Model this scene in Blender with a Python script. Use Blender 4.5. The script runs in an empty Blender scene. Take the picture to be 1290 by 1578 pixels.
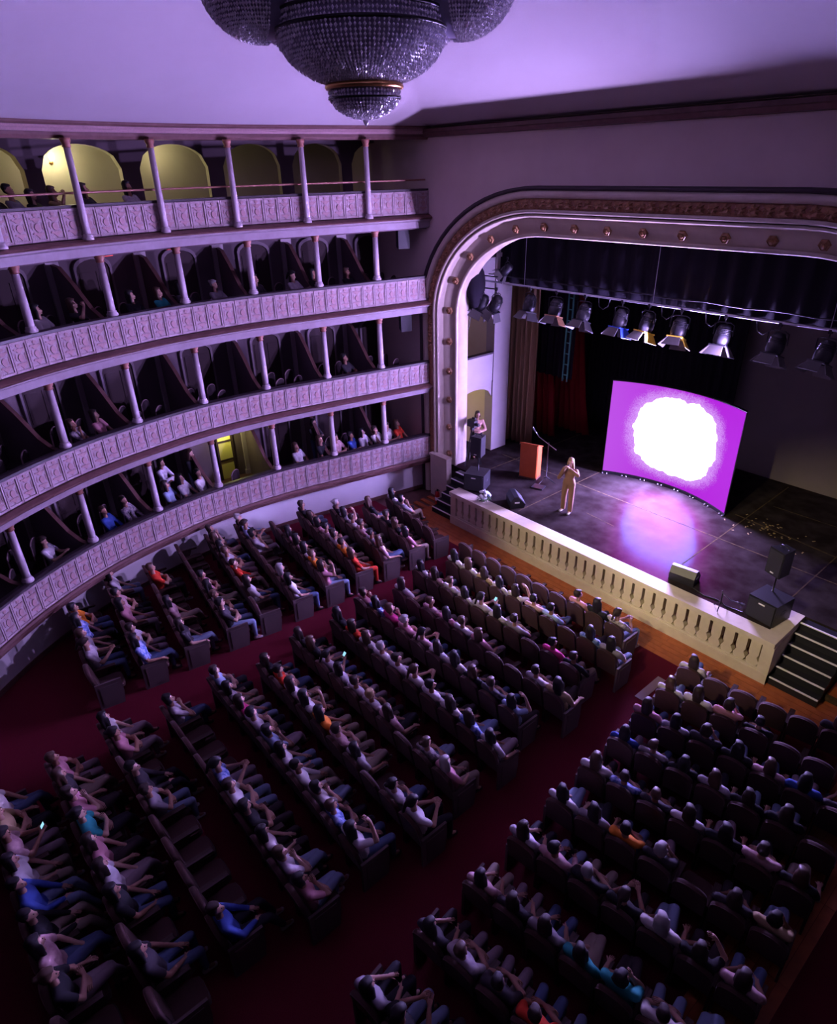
import bpy, bmesh, math, random
from mathutils import Vector, Matrix
random.seed(7)
PI = math.pi
SC = bpy.context.scene
COL = SC.collection
STAGE = 1.1            # stage height
# ------------------------------------------------------------------ camera
CAMZ = 10.02
yaw, pit, rol = 0.8733, 0.4863, 0.0241
F = Vector((-math.sin(yaw) * math.cos(pit), math.cos(yaw) * math.cos(pit), -math.sin(pit)))
Rt = Vector((math.cos(yaw), math.sin(yaw), 0))
Dn = F.cross(Rt)
right = math.cos(rol) * Rt + math.sin(rol) * Dn
down = -math.sin(rol) * Rt + math.cos(rol) * Dn
cam = bpy.data.objects.new('camera', bpy.data.cameras.new('camera'))
COL.objects.link(cam)
cam.matrix_world = Matrix((
    (right.x, -down.x, -F.x, 0), (right.y, -down.y, -F.y, 0),
    (right.z, -down.z, -F.z, CAMZ), (0, 0, 0, 1)))
cam.data.sensor_fit = 'VERTICAL'; cam.data.sensor_height = 36; cam.data.sensor_width = 29.43
cam.data.lens = 36 * 1007.9 / 1578
cam.data.clip_start = 0.05; cam.data.clip_end = 200
SC.camera = cam
# ------------------------------------------------------------------ world, exposure, large lights
w = bpy.data.worlds.new('dim_house'); SC.world = w; w.use_nodes = True
w.node_tree.nodes['Background'].inputs[0].default_value = (0.62, 0.45, 0.85, 1)
w.node_tree.nodes['Background'].inputs[1].default_value = 0.006
SC.view_settings.view_transform = 'Standard'; SC.view_settings.look = 'None'
SC.view_settings.exposure = 0.0; SC.view_settings.gamma = 1; SC.view_settings.use_curve_mapping = False
SCREEN_WHITE = (16.0, 11.5, 34.0); SCREEN_GAIN = 7.5
FRONT_W = 25000      # warm front-of-house spotlight on the balcony opposite the stage

def spot(name, loc, target, watts, color, angle, blend=0.4, radius=0.15):
    l = bpy.data.lights.new(name, 'SPOT'); l.energy = watts; l.color = color
    l.spot_size = math.radians(angle); l.spot_blend = blend; l.shadow_soft_size = radius
    o = bpy.data.objects.new(name, l); COL.objects.link(o); o.location = loc
    o.rotation_euler = (Vector(target) - Vector(loc)).to_track_quat('-Z', 'Y').to_euler()
    return o
def point(name, loc, watts, color, radius=0.08):
    l = bpy.data.lights.new(name, 'POINT'); l.energy = watts; l.color = color; l.shadow_soft_size = radius
    o = bpy.data.objects.new(name, l); COL.objects.link(o); o.location = loc
    return o
for fx, tx, tz, kw in ((-12.5, -11.9, 1.3, 1.0), (-8.4, -8.4, 1.3, 1.0), (-5.4, -4.9, 2.0, 1.15)):
    spot('front_spotlight', (fx, -1.5, 11.0), (tx, 13.0, tz), FRONT_W * kw, (1.0, 0.80, 0.52), 25, 0.9, 0.12)

for wx in (-8.75, -6.5):     # violet fill lights added near the lighting bar to brighten the house, no fixtures
    spot('house_fill_light', (wx, 15.0, 6.2), (-16.0, 6.5, 9.3), 3300, (0.54, 0.37, 1.0), 142, 1.0, 0.10)

# ------------------------------------------------------------------ materials
def mat(name, col, rough=0.6, metal=0.0, spec=0.4, noise=None, bump=None, emit=None, sheen=0):
    m = bpy.data.materials.new(name); m.use_nodes = True
    nt = m.node_tree; b = nt.nodes['Principled BSDF']
    b.inputs['Base Color'].default_value = (*col, 1)
    b.inputs['Roughness'].default_value = rough; b.inputs['Metallic'].default_value = metal
    b.inputs['Specular IOR Level'].default_value = spec
    if sheen: b.inputs['Sheen Weight'].default_value = sheen
    if noise or bump:
        tc = nt.nodes.new('ShaderNodeTexCoord')
    if noise:
        scale, amt, col2 = noise
        n = nt.nodes.new('ShaderNodeTexNoise'); n.inputs['Scale'].default_value = scale; n.inputs['Detail'].default_value = 4
        nt.links.new(tc.outputs['Object'], n.inputs['Vector'])
        r = nt.nodes.new('ShaderNodeMapRange'); r.inputs['From Min'].default_value = 0.35; r.inputs['From Max'].default_value = 0.7
        r.inputs['To Max'].default_value = amt
        nt.links.new(n.outputs['Fac'], r.inputs['Value'])
        mx = nt.nodes.new('ShaderNodeMix'); mx.data_type = 'RGBA'
        mx.inputs['A'].default_value = (*col, 1); mx.inputs['B'].default_value = (*col2, 1)
        nt.links.new(r.outputs['Result'], mx.inputs['Factor'])
        nt.links.new(mx.outputs['Result'], b.inputs['Base Color'])
    if bump:
        scale, st = bump
        n2 = nt.nodes.new('ShaderNodeTexNoise'); n2.inputs['Scale'].default_value = scale
        nt.links.new(tc.outputs['Object'], n2.inputs['Vector'])
        bp = nt.nodes.new('ShaderNodeBump'); bp.inputs['Strength'].default_value = st; bp.inputs['Distance'].default_value = 0.02
        nt.links.new(n2.outputs['Fac'], bp.inputs['Height']); nt.links.new(bp.outputs['Normal'], b.inputs['Normal'])
    if emit:
        b.inputs['Emission Color'].default_value = (*emit[0], 1); b.inputs['Emission Strength'].default_value = emit[1]
    return m
M = {}
M['ceiling'] = mat('ceiling_plaster', (0.42, 0.385, 0.395), 0.85, noise=(0.5, 0.35, (0.36, 0.33, 0.345)))
M['wall'] = mat('wall_plaster', (0.64, 0.53, 0.47), 0.8, noise=(1.5, 0.5, (0.56, 0.45, 0.40)), bump=(18, 0.1))
M['wall_low'] = mat('pale_plaster', (0.72, 0.69, 0.70), 0.75, noise=(1.1, 0.4, (0.6, 0.56, 0.6)))
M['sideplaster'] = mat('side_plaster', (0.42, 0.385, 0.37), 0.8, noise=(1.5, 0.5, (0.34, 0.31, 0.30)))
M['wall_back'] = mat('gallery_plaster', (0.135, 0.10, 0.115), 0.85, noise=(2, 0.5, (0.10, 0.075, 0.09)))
M['yellow'] = mat('cream_paint', (0.70, 0.64, 0.44), 0.7, noise=(3, 0.3, (0.62, 0.55, 0.36)))
M['cream'] = mat('cream_moulding', (0.60, 0.53, 0.42), 0.55, noise=(4, 0.5, (0.48, 0.41, 0.32)))
M['front'] = mat('cream_stage_front', (0.62, 0.56, 0.42), 0.6, noise=(5, 0.6, (0.52, 0.46, 0.34)))
M['gold'] = mat('brown_gilt', (0.20, 0.085, 0.045), 0.45, noise=(14, 0.8, (0.34, 0.17, 0.07)), bump=(30, 0.4))
M['goldleaf'] = mat('gilt_leaf', (0.36, 0.20, 0.09), 0.4, noise=(20, 0.7, (0.18, 0.08, 0.04)))
M['brown'] = mat('brown_paint', (0.10, 0.045, 0.04), 0.5, noise=(6, 0.6, (0.16, 0.08, 0.07)))
M['darktrim'] = mat('dark_trim', (0.03, 0.02, 0.025), 0.5)
M['panel'] = mat('balcony_panel', (0.40, 0.33, 0.33), 0.7, noise=(11, 0.9, (0.25, 0.17, 0.18)), bump=(40, 0.35))
M['ledge'] = mat('ledge_paint', (0.27, 0.225, 0.245), 0.6, noise=(5, 0.6, (0.21, 0.165, 0.185)))
M['motif'] = mat('balcony_motif', (0.27, 0.17, 0.17), 0.6, noise=(25, 0.8, (0.34, 0.2, 0.2)))
M['column'] = mat('column_paint', (0.46, 0.40, 0.42), 0.55, noise=(3, 0.5, (0.45, 0.38, 0.42)))
M['capital'] = mat('copper_capital', (0.30, 0.13, 0.09), 0.45)
M['carpet'] = mat('red_carpet', (0.135, 0.010, 0.024), 0.95, spec=0.1, noise=(60, 0.7, (0.08, 0.005, 0.013)), bump=(160, 0.5))
M['wood'] = mat('parquet_wood', (0.46, 0.13, 0.035), 0.4, noise=(3, 0.8, (0.24, 0.06, 0.02)))
def stage_mat():
    m = mat('black_stage_vinyl', (0.012, 0.010, 0.009), 0.5, spec=0.0, noise=(2.2, 0.8, (0.038, 0.032, 0.030)))
    nt = m.node_tree; b = nt.nodes['Principled BSDF']; out = nt.nodes['Material Output']; prev = b.outputs[0]
    for col, r in (((0.0001, 0.0034, 0.0050), 0.17), ((0.0110, 0.0001, 0.0040), 0.40)):  # blue and magenta gloss tints put the screen's reflection colours into the floor
        g = nt.nodes.new('ShaderNodeBsdfGlossy'); g.inputs['Color'].default_value = (*col, 1); g.inputs['Roughness'].default_value = r
        a = nt.nodes.new('ShaderNodeAddShader'); nt.links.new(prev, a.inputs[0]); nt.links.new(g.outputs[0], a.inputs[1]); prev = a.outputs[0]
    nt.links.new(prev, out.inputs['Surface']); return m
M['stage'] = stage_mat() if True else mat('black_stage_vinyl', (0.020, 0.017, 0.019), 0.36, spec=0.55, noise=(2.2, 0.8, (0.038, 0.032, 0.030)))
M['tape'] = mat('worn_tape', (0.10, 0.068, 0.032), 0.9, spec=0.02, noise=(9, 0.9, (0.03, 0.025, 0.02)))
M['scuff'] = mat('scuff_mark', (0.34, 0.24, 0.09), 0.7)
M['black'] = mat('black_plastic', (0.012, 0.012, 0.016), 0.45)
M['blackmetal'] = mat('black_metal', (0.02, 0.02, 0.022), 0.35, metal=0.6)
M['steel'] = mat('steel', (0.35, 0.35, 0.38), 0.3, metal=0.9)
M['grille'] = mat('speaker_grille', (0.022, 0.022, 0.03), 0.55, bump=(300, 0.5))
M['blackdrape'] = mat('black_drape', (0.014, 0.012, 0.018), 0.95, spec=0.1)
M['backpaint'] = mat('grey_back_wall', (0.20, 0.17, 0.155), 0.9, noise=(1.2, 0.6, (0.16, 0.14, 0.13)))
M['beigedrape'] = mat('tan_drape', (0.30, 0.21, 0.12), 0.85, spec=0.1)
M['reddrape'] = mat('red_drape', (0.25, 0.02, 0.025), 0.85, spec=0.1)
M['lectern'] = mat('orange_wood', (0.55, 0.12, 0.03), 0.4, noise=(5, 0.5, (0.42, 0.08, 0.02)))
M['seat'] = mat('brown_velvet', (0.062, 0.028, 0.024), 0.8, spec=0.2, noise=(12, 0.5, (0.042, 0.018, 0.018)), sheen=0.08)
M['seatframe'] = mat('dark_seat_wood', (0.05, 0.025, 0.02), 0.5)
M['endpanel'] = mat('mauve_end_panel', (0.11, 0.075, 0.075), 0.7)
M['chair'] = mat('dark_chair', (0.035, 0.022, 0.028), 0.6)
M['chairrim'] = mat('chair_rim', (0.30, 0.20, 0.22), 0.5)
M['crystal'] = mat('crystal', (0.90, 0.88, 0.92), 0.18, spec=1.0, metal=0.1)
M['crystalcore'] = mat('crystal_core', (0.26, 0.24, 0.32), 0.35)
M['brass'] = mat('brass', (0.55, 0.30, 0.10), 0.3, metal=0.9)
M['door'] = mat('dark_door', (0.040, 0.022, 0.024), 0.75)
M['doorframe'] = mat('door_frame_paint', (0.20, 0.16, 0.18), 0.7)
M['white'] = mat('white_paint', (0.8, 0.8, 0.78), 0.6)
M['red'] = mat('red_enamel', (0.5, 0.02, 0.02), 0.35)
M['green'] = mat('green_tape', (0.05, 0.25, 0.20), 0.5)
M['lamp'] = mat('lamp_glass', (1, 0.9, 0.6), 0.4, emit=((1.0, 0.82, 0.45), 9))
M['litdoor'] = mat('lit_yellow_paint', (0.75, 0.72, 0.2), 0.7)
M['gel_yellow'] = mat('yellow_gel', (0.8, 0.55, 0.05), 0.35)
M['gel_blue'] = mat('blue_gel', (0.05, 0.12, 0.6), 0.35)
M['barn'] = mat('grey_barn_door', (0.075, 0.07, 0.07), 0.5)
M['lens'] = mat('lamp_lens', (0.5, 0.5, 0.55), 0.08, spec=1, metal=0.5)

def screen_material():
    m = bpy.data.materials.new('led_picture'); m.use_nodes = True
    nt = m.node_tree; N = nt.nodes; L = nt.links
    b = N['Principled BSDF']; b.inputs['Specular IOR Level'].default_value = 0.0; b.inputs['Base Color'].default_value = (0.01, 0.01, 0.012, 1); b.inputs['Roughness'].default_value = 0.4
    tc = N.new('ShaderNodeTexCoord'); sp = N.new('ShaderNodeSeparateXYZ'); L.new(tc.outputs['Object'], sp.inputs[0])
    def mth(op, a, bb=None):
        n = N.new('ShaderNodeMath'); n.operation = op
        for i, v in enumerate((a, bb)):
            if v is None: continue
            if isinstance(v, (int, float)): n.inputs[i].default_value = v
            else: L.new(v, n.inputs[i])
        return n.outputs[0]
    px = mth('POWER', mth('ABSOLUTE', mth('DIVIDE', sp.outputs['X'], 1.26)), 2.7)
    pz = mth('POWER', mth('ABSOLUTE', mth('DIVIDE', mth('SUBTRACT', sp.outputs['Z'], 1.62), 1.13)), 2.7)
    n1 = N.new('ShaderNodeTexNoise'); n1.inputs['Scale'].default_value = 3.2; L.new(tc.outputs['Object'], n1.inputs['Vector'])
    n2 = N.new('ShaderNodeTexWhiteNoise'); n2.noise_dimensions = '3D'
    sn = N.new('ShaderNodeVectorMath'); sn.operation = 'SNAP'; sn.inputs[1].default_value = (0.02, 0.5, 0.02)
    L.new(tc.outputs['Object'], sn.inputs[0]); L.new(sn.outputs[0], n2.inputs['Vector'])
    d = mth('ADD', mth('ADD', px, pz), mth('MULTIPLY', mth('SUBTRACT', n1.outputs['Fac'], 0.5), 0.65))
    dh = mth('ADD', d, mth('MULTIPLY', mth('SUBTRACT', n2.outputs['Value'], 0.5), 0.5))
    core = N.new('ShaderNodeMapRange'); core.interpolation_type = 'SMOOTHSTEP'
    core.inputs['From Min'].default_value = 1.12; core.inputs['From Max'].default_value = 0.9; L.new(d, core.inputs['Value'])
    halo = N.new('ShaderNodeMapRange'); halo.interpolation_type = 'SMOOTHSTEP'
    halo.inputs['From Min'].default_value = 2.1; halo.inputs['From Max'].default_value = 0.9; L.new(dh, halo.inputs['Value'])
    grad = N.new('ShaderNodeMapRange'); grad.inputs['From Min'].default_value = 0.3; grad.inputs['From Max'].default_value = -2.3
    L.new(sp.outputs['X'], grad.inputs['Value'])
    def mix(f, A, B):
        x = N.new('ShaderNodeMix'); x.data_type = 'RGBA'; L.new(f, x.inputs['Factor'])
        for k, v in (('A', A), ('B', B)):
            if isinstance(v, tuple): x.inputs[k].default_value = (*v, 1)
            else: L.new(v, x.inputs[k])
        return x.outputs['Result']
    base = mix(grad.outputs['Result'], (0.46, 0.015, 0.72), (0.50, 0.075, 0.76))
    base = mix(halo.outputs['Result'], base, (0.70, 0.34, 0.95))
    base = mix(core.outputs['Result'], base, tuple(c * SCREEN_GAIN for c in SCREEN_WHITE))
    L.new(base, b.inputs['Emission Color']); b.inputs['Emission Strength'].default_value = 1
    return m
M['screen'] = screen_material()

# ------------------------------------------------------------------ mesh helpers
class MB:
    def __init__(s): s.v = []; s.f = []; s.m = []; s.sm = []
    def add(s, vs, fs, mi=0, smooth=False):
        k = len(s.v); s.v += [tuple(p) for p in vs]
        for f in fs: s.f.append(tuple(i + k for i in f)); s.m.append(mi); s.sm.append(smooth)
        return s
    def box(s, x0, x1, y0, y1, z0, z1, mi=0):
        v = [(x, y, z) for z in (z0, z1) for y in (y0, y1) for x in (x0, x1)]
        return s.add(v, [(0, 2, 3, 1), (4, 5, 7, 6), (0, 1, 5, 4), (2, 6, 7, 3), (0, 4, 6, 2), (1, 3, 7, 5)], mi)
    def prism(s, poly, axis, a, b, mi=0):
        # poly: list of 2D; extruded along axis ('x': poly=(y,z); 'y': poly=(x,z); 'z': poly=(x,y))
        def P(p, t): return {'x': (t, p[0], p[1]), 'y': (p[0], t, p[1]), 'z': (p[0], p[1], t)}[axis]
        n = len(poly); v = [P(p, a) for p in poly] + [P(p, b) for p in poly]
        f = [tuple(range(n))[::-1], tuple(range(n, 2 * n))] + [(i, (i + 1) % n, n + (i + 1) % n, n + i) for i in range(n)]
        return s.add(v, f, mi)
    def tube(s, pts, r, n=8, mi=0, cap=True):
        pts = [Vector(p) for p in pts]; rs = r if isinstance(r, (list, tuple)) else [r] * len(pts)
        v = []; f = []
        up = Vector((0, 0, 1))
        for i, p in enumerate(pts):
            d = (pts[min(i + 1, len(pts) - 1)] - pts[max(i - 1, 0)])
            d = d.normalized() if d.length > 1e-9 else Vector((0, 0, 1))
            a = d.cross(up if abs(d.z) < 0.95 else Vector((0, 1, 0))).normalized(); b = d.cross(a)
            for k in range(n):
                t = 2 * PI * k / n; v.append(p + (a * math.cos(t) + b * math.sin(t)) * rs[i])
        for i in range(len(pts) - 1):
            for k in range(n):
                f.append((i * n + k, i * n + (k + 1) % n, (i + 1) * n + (k + 1) % n, (i + 1) * n + k))
        s.add(v, f, mi, True)
        if cap:
            k0 = len(s.v) - len(v)
            s.f += [tuple(range(k0, k0 + n)), tuple(range(len(s.v) - n, len(s.v)))[::-1]]; s.m += [mi, mi]; s.sm += [False, False]
        return s
    def lathe(s, prof, n=16, mi=0, c=(0, 0, 0), smooth=True):
        v = []; f = []
        for (r, z) in prof:
            for k in range(n):
                t = 2 * PI * k / n; v.append((c[0] + r * math.cos(t), c[1] + r * math.sin(t), c[2] + z))
        for i in range(len(prof) - 1):
            for k in range(n):
                f.append((i * n + k, i * n + (k + 1) % n, (i + 1) * n + (k + 1) % n, (i + 1) * n + k))
        f.append(tuple(range(n))[::-1]); f.append(tuple(range((len(prof) - 1) * n, len(prof) * n)))
        return s.add(v, f, mi, smooth)
    def grid(s, rows, mi=0, smooth=True, close=False):
        n = len(rows[0]); v = [p for r in rows for p in r]; f = []
        for i in range(len(rows) - 1):
            for k in range(n - (0 if close else 1)):
                f.append((i * n + k, i * n + (k + 1) % n, (i + 1) * n + (k + 1) % n, (i + 1) * n + k))
        return s.add(v, f, mi, smooth)
    def mesh(s, name, mats):
        me = bpy.data.meshes.new(name); me.from_pydata(s.v, [], s.f)
        for m in (mats if isinstance(mats, (list, tuple)) else [mats]): me.materials.append(M[m] if isinstance(m, str) else m)
        me.polygons.foreach_set('material_index', s.m); me.polygons.foreach_set('use_smooth', s.sm)
        me.update(); return me
    def build(s, name, mats, parent=None): return link(name, s.mesh(name, mats), parent)
def link(name, me, parent=None, loc=None, rz=None):
    o = bpy.data.objects.new(name, me); COL.objects.link(o)
    if parent: o.parent = parent
    if loc: o.location = loc
    if rz is not None: o.rotation_euler = (0, 0, rz)
    return o
def empty(name, loc=(0, 0, 0), rz=0):
    o = bpy.data.objects.new(name, None); COL.objects.link(o); o.location = loc; o.rotation_euler = (0, 0, rz); o.empty_display_size = 0.1
    return o
def tag(o, label=None, cat=None, group=None, kind=None):
    if label: o['label'] = label
    if cat: o['category'] = cat
    if group: o['group'] = group
    if kind: o['kind'] = kind
    return o
def structure(o, label=None): return tag(o, label, kind='structure')

# ------------------------------------------------------------------ horseshoe plan curve
PTS = [(-15.45, 13.6), (-15.95, 10.8), (-16.35, 8.3), (-16.4, 6.3), (-16.15, 4.7), (-15.75, 3.2), (-15.1, 1.8), (-14.3, .6), (-13.2, -.6), (-11.9, -1.6)]
def catmull(P, n=24):
    P = [Vector(p) for p in P]; Q = [2 * P[0] - P[1]] + P + [2 * P[-1] - P[-2]]; out = []
    for i in range(1, len(Q) - 2):
        a, b, c, d = Q[i - 1:i + 3]
        for k in range(n):
            t = k / n; out.append(.5 * ((2 * b) + (c - a) * t + (2 * a - 5 * b + 4 * c - d) * t * t + (3 * b - a - 3 * c + d) * t ** 3))
    out.append(P[-1]); return out
KC = catmull(PTS); KS = [0]
for a, b in zip(KC, KC[1:]): KS.append(KS[-1] + (b - a).length)
SLEN = KS[-1]
def on(s, off=0.0, z=0.0):
    """point at arc length s on the balcony front, off metres behind it; also the outward normal"""
    s = min(max(s, 0), SLEN - 1e-6); i = 0
    lo, hi = 0, len(KS) - 1
    while hi - lo > 1:
        mid = (lo + hi) // 2
        if KS[mid] <= s: lo = mid
        else: hi = mid
    i = lo; t = (s - KS[i]) / (KS[i + 1] - KS[i])
    j0, j1 = max(i - 1, 0), min(i + 2, len(KC) - 1)
    p = KC[i].lerp(KC[i + 1], t); d0 = (KC[i + 1] - KC[j0]).normalized(); d1 = (KC[j1] - KC[i]).normalized()
    d = d0.lerp(d1, t).normalized(); n = Vector((d.y, -d.x))
    q = p + n * off
    return Vector((q.x, q.y, z)), n
def sgrid(s0, s1, step=0.25):
    n = max(2, int(round((s1 - s0) / step)) + 1); return [s0 + (s1 - s0) * i / (n - 1) for i in range(n)]
def sweep(name, prof, mats, parent=None, s0=0, s1=None, step=0.25, mis=None, smooth=False):
    """closed profile [(off,z)] swept along the horseshoe"""
    s1 = SLEN if s1 is None else s1; b = MB(); ss = sgrid(s0, s1, step); n = len(prof); v = []; f = []
    for s in ss:
        for (o, z) in prof: v.append(on(s, o, z)[0])
    k = len(b.v); b.v = v
    for i in range(len(ss) - 1):
        for j in range(n):
            b.f.append((i * n + j, i * n + (j + 1) % n, (i + 1) * n + (j + 1) % n, (i + 1) * n + j)); b.m.append(mis[j] if mis else 0); b.sm.append(smooth)
    b.f += [tuple(range(n)), tuple(range(len(v) - n, len(v)))[::-1]]; b.m += [0, 0]; b.sm += [False, False]
    return b.build(name, mats, parent)

# ================================================================== STRUCTURE
YP = 13.6
# ---- auditorium floor
b = MB(); b.box(-19.5, 1.5, -4, 11.62, -0.12, 0.0); fl = structure(b.build('floor', 'carpet'), 'dark crimson carpet floor of the auditorium')
fw = structure(empty('floor_parquet', (0, 0, 0)), 'orange-brown wooden floor strip along the stage front')
pm = {}
for r in range(13):
    y0 = 11.62 + r * 0.15
    x = -15.2 + (0.6 if r % 2 else 0)
    while x < -1.0:
        x1 = x + 1.6
        b = MB(); b.box(0.003, 1.597, 0.003, 0.147, -0.05, 0.0)
        if 'a' not in pm: pm['a'] = b.mesh('plank', 'wood')
        link('plank', pm['a'], fw, (x, y0, 0.001 * ((r * 7 + int(x * 3)) % 3))); x = x1
b = MB(); b.box(-17, 0.5, 11.62, 13.6, -0.14, -0.052); b.build('sub_floor', 'brown', fw)
for r in range(6):
    for k in range(6):
        b = MB(); b.box(0.003, 0.147, 0.003, 1.597, 0.0, 0.006)
        if 'b' not in pm: pm['b'] = b.mesh('plank', 'wood')
        link('plank', pm['b'], fw, (-1.42 + r * 0.15, 2.0 + k * 1.6, 0.0))
# ---- ceiling: shallow dome
CX, CY = -8.0, 5.97
rim = []
for i in range(64):
    s = SLEN * i / 63; p, n = on(s, -0.05); rim.append((p.x, p.y))
mirror = [(2 * -7.4 - x, y) for x, y in rim][::-1]
full = rim + mirror
def dome(t):  # t: 0 centre ..1 rim, returns height
    d = (1 - t) * 7.6
    return 10.95 + 0.20 * d + 0.03 * d * d
b = MB(); rows = []
for k in range(25):
    t = max(k / 24, 1e-3); rows.append([(CX + (x - CX) * t, CY + (y - CY) * t, dome(t)) for x, y in full])
b.grid(rows, close=True)
ce = structure(b.build('ceiling', 'ceiling'), 'pale shallow domed plaster ceiling')
b = MB(); b.box(-24, 4, 13.55, 21, 11.2, 11.4); structure(b.build('ceiling_stage', 'blackdrape'), 'dark fly loft above the stage')

# ---- proscenium wall with arched opening and its mouldings
AX0, AX1 = -14.65, -2.05; AZ = 8.42; RX, RZ = 3.2, 2.4
def arch_path(u):
    """list of (x,z) of the arch edge offset outward by u"""
    pts = [(AX0 - u, STAGE - 1.1), (AX0 - u, 3.0), (AX0 - u, AZ - RZ)]
    for k in range(1, 17):
        t = PI / 2 * k / 16; pts.append((AX0 + RX - (RX + u) * math.cos(t), AZ - RZ + (RZ + u) * math.sin(t)))
    for k in range(1, 9): pts.append((AX0 + RX + (AX1 - AX0 - 2 * RX) * k / 8, AZ + u))
    for k in range(1, 17):
        t = PI / 2 * k / 16; pts.append((AX1 - RX + (RX + u) * math.sin(t), AZ - RZ + (RZ + u) * math.cos(t)))
    pts += [(AX1 + u, 3.0), (AX1 + u, 0.0)]
    return pts
b = MB(); inn = arch_path(0.9); out = []
for (x, z) in inn:
    out.append((x, z))
outer = []
for i, (x, z) in enumerate(inn):   # project to outer rectangle
    if i <= 2: outer.append((-24.0, z))
    elif i <= 18:
        t = (i - 2) / 16
        outer.append((-24.0, inn[2][1] + (11.3 - inn[2][1]) * min(1, t * 2)) if t <= 0.5 else (-24 + (inn[18][0] + 24) * (t - .5) * 2, 11.3))
    elif i <= 26: outer.append((x, 11.3))
    elif i <= 42:
        t = (i - 26) / 16
        outer.append((inn[26][0] + (4 - inn[26][0]) * t * 2, 11.3) if t <= 0.5 else (4.0, 11.3 - (11.3 - inn[42][1]) * (t - .5) * 2))
    else: outer.append((4.0, z))
for yy, flip in ((YP, False), (YP + 0.5, True)):
    b.grid([[(x, yy, z) for x, z in inn], [(x, yy, z) for x, z in outer]], smooth=False)
pw = structure(b.build('wall_proscenium', 'wall'), 'taupe plaster wall around the stage opening')
arch = structure(empty('trim_proscenium_arch'), 'moulded proscenium arch with gilt frieze and rosettes')
def band(name, prof, m, smooth=True):
    bb = MB(); bb.grid([[(x, y, z) for x, z in arch_path(u)] for u, y in prof], smooth=smooth); return bb.build(name, m, arch)
band('soffit', [(0.0, 14.45), (0.0, 13.95), (0.42, 13.78)], 'cream')
band('inner_bead', [(-0.03, 14.00), (-0.05, 13.94), (-0.02, 13.90), (0.04, 13.92)], 'cream')
band('dark_groove', [(0.42, 13.78), (0.46, 13.66), (0.52, 13.62)], 'darktrim')
band('roll_moulding', [(0.40, 13.80), (0.44, 13.60), (0.47, 13.56), (0.50, 13.60), (0.50, 13.66)], 'cream')
band('frieze_lip', [(0.51, 13.64), (0.53, 13.52), (0.58, 13.50), (0.61, 13.54)], 'cream')
band('frieze', [(0.60, 13.56), (0.66, 13.53), (0.80, 13.53), (0.86, 13.56)], 'gold')
band('outer_band', [(0.85, 13.57), (0.87, 13.49), (0.99, 13.46), (1.03, 13.50)], 'cream')
band('outer_edge', [(1.02, 13.52), (1.06, 13.42), (1.12, 13.44), (1.13, 13.62)], 'darktrim')
# rosettes on the splayed soffit and leaves on the frieze, each its own piece
def walk(u, step, start=0.3, y=13.6):
    p = arch_path(u); acc = 0; nxt = start; res = []
    for (a, c) in zip(p, p[1:]):
        L = math.hypot(c[0] - a[0], c[1] - a[1]); 
        while nxt <= acc + L:
            t = (nxt - acc) / L; res.append((a[0] + (c[0] - a[0]) * t, a[1] + (c[1] - a[1]) * t, math.atan2(c[1] - a[1], c[0] - a[0]))); nxt += step
        acc += L
    return res
bm_ = MB(); bm_.lathe([(0.115, 0.0), (0.115, 0.04), (0.085, 0.07), (0.085, 0.05), (0.05, 0.06), (0.04, 0.09), (0.001, 0.10)], 6, smooth=False)
boss = bm_.mesh('rosette', 'goldleaf')
nrm_tilt = math.atan2(0.42, 0.47)
for (x, z, a) in walk(0.2, 0.93, 1.5):
    if x > -3.5 and z < 7: continue
    o = link('rosette', boss, arch)
    ny = Vector((math.sin(a), 0, -math.cos(a)))            # inward normal of the path
    nn = (Vector((0, -1, 0)) * 0.42 + ny * 0.17).normalized()
    o.rotation_mode = 'QUATERNION'; o.rotation_quaternion = nn.to_track_quat('Z', 'Y'); o.location = (x, 13.86, z)
lf = MB()
ol = [(-.05, -.11), (-.13, -.07), (-.09, -.03), (-.125, .02), (-.07, .04), (-.08, .09), (0, .12), (.04, .07), (.10, .09), (.075, .03), (.13, .0), (.085, -.04), (.11, -.09), (.03, -.10)]
lf.add([(x, -.004, z) for x, z in ol] + [(x * .55, -.05, z * .55) for x, z in ol] + [(0, -.02, 0)],
       [(i, (i + 1) % 14, 14 + (i + 1) % 14, 14 + i) for i in range(14)] + [(14 + i, 14 + (i + 1) % 14, 28) for i in range(14)])
leaf = lf.mesh('frieze_leaf', 'goldleaf')
for k, (x, z, a) in enumerate(walk(0.73, 0.27, 5.0)):
    if x > -3.0: break
    o = link('frieze_leaf', leaf, arch, (x, 13.53, z)); o.rotation_euler = (0, -a + (PI if k % 2 else 0), 0)
# pier block under the left foot of the arch
b = MB(); b.box(-15.3, -14.5, 13.40, 13.62, 0, 1.45); b.box(-15.33, -14.47, 13.37, 13.62, 1.45, 1.52); structure(b.build('trim_pier', 'cream'), 'pale plinth at foot of proscenium arch')
# ---- cornice beam along the proscenium wall and the gallery
b = MB(); b.prism([(13.62, 10.70), (13.45, 10.72), (13.40, 10.80), (13.36, 10.82), (13.36, 10.90), (13.62, 10.95)], 'x', -15.6, 3.5)
structure(b.build('trim_beam', 'brown'), 'dark moulded beam above the proscenium')
cor = structure(empty('trim_cornice'), 'brown moulded cornice over the top gallery')
sweep('cornice_band', [(0.3, 10.66), (0.02, 10.66), (-0.03, 10.72), (-0.03, 10.78), (0.3, 10.78)], 'brown', cor)
sweep('cornice_band', [(0.3, 10.785), (-0.06, 10.785), (-0.09, 10.83), (-0.12, 10.85), (-0.12, 10.89), (0.3, 10.89)], 'motif', cor)
sweep('cornice_lip', [(0.3, 10.895), (-0.14, 10.895), (-0.18, 10.93), (-0.18, 10.97), (0.3, 10.97)], 'brown', cor)

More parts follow.
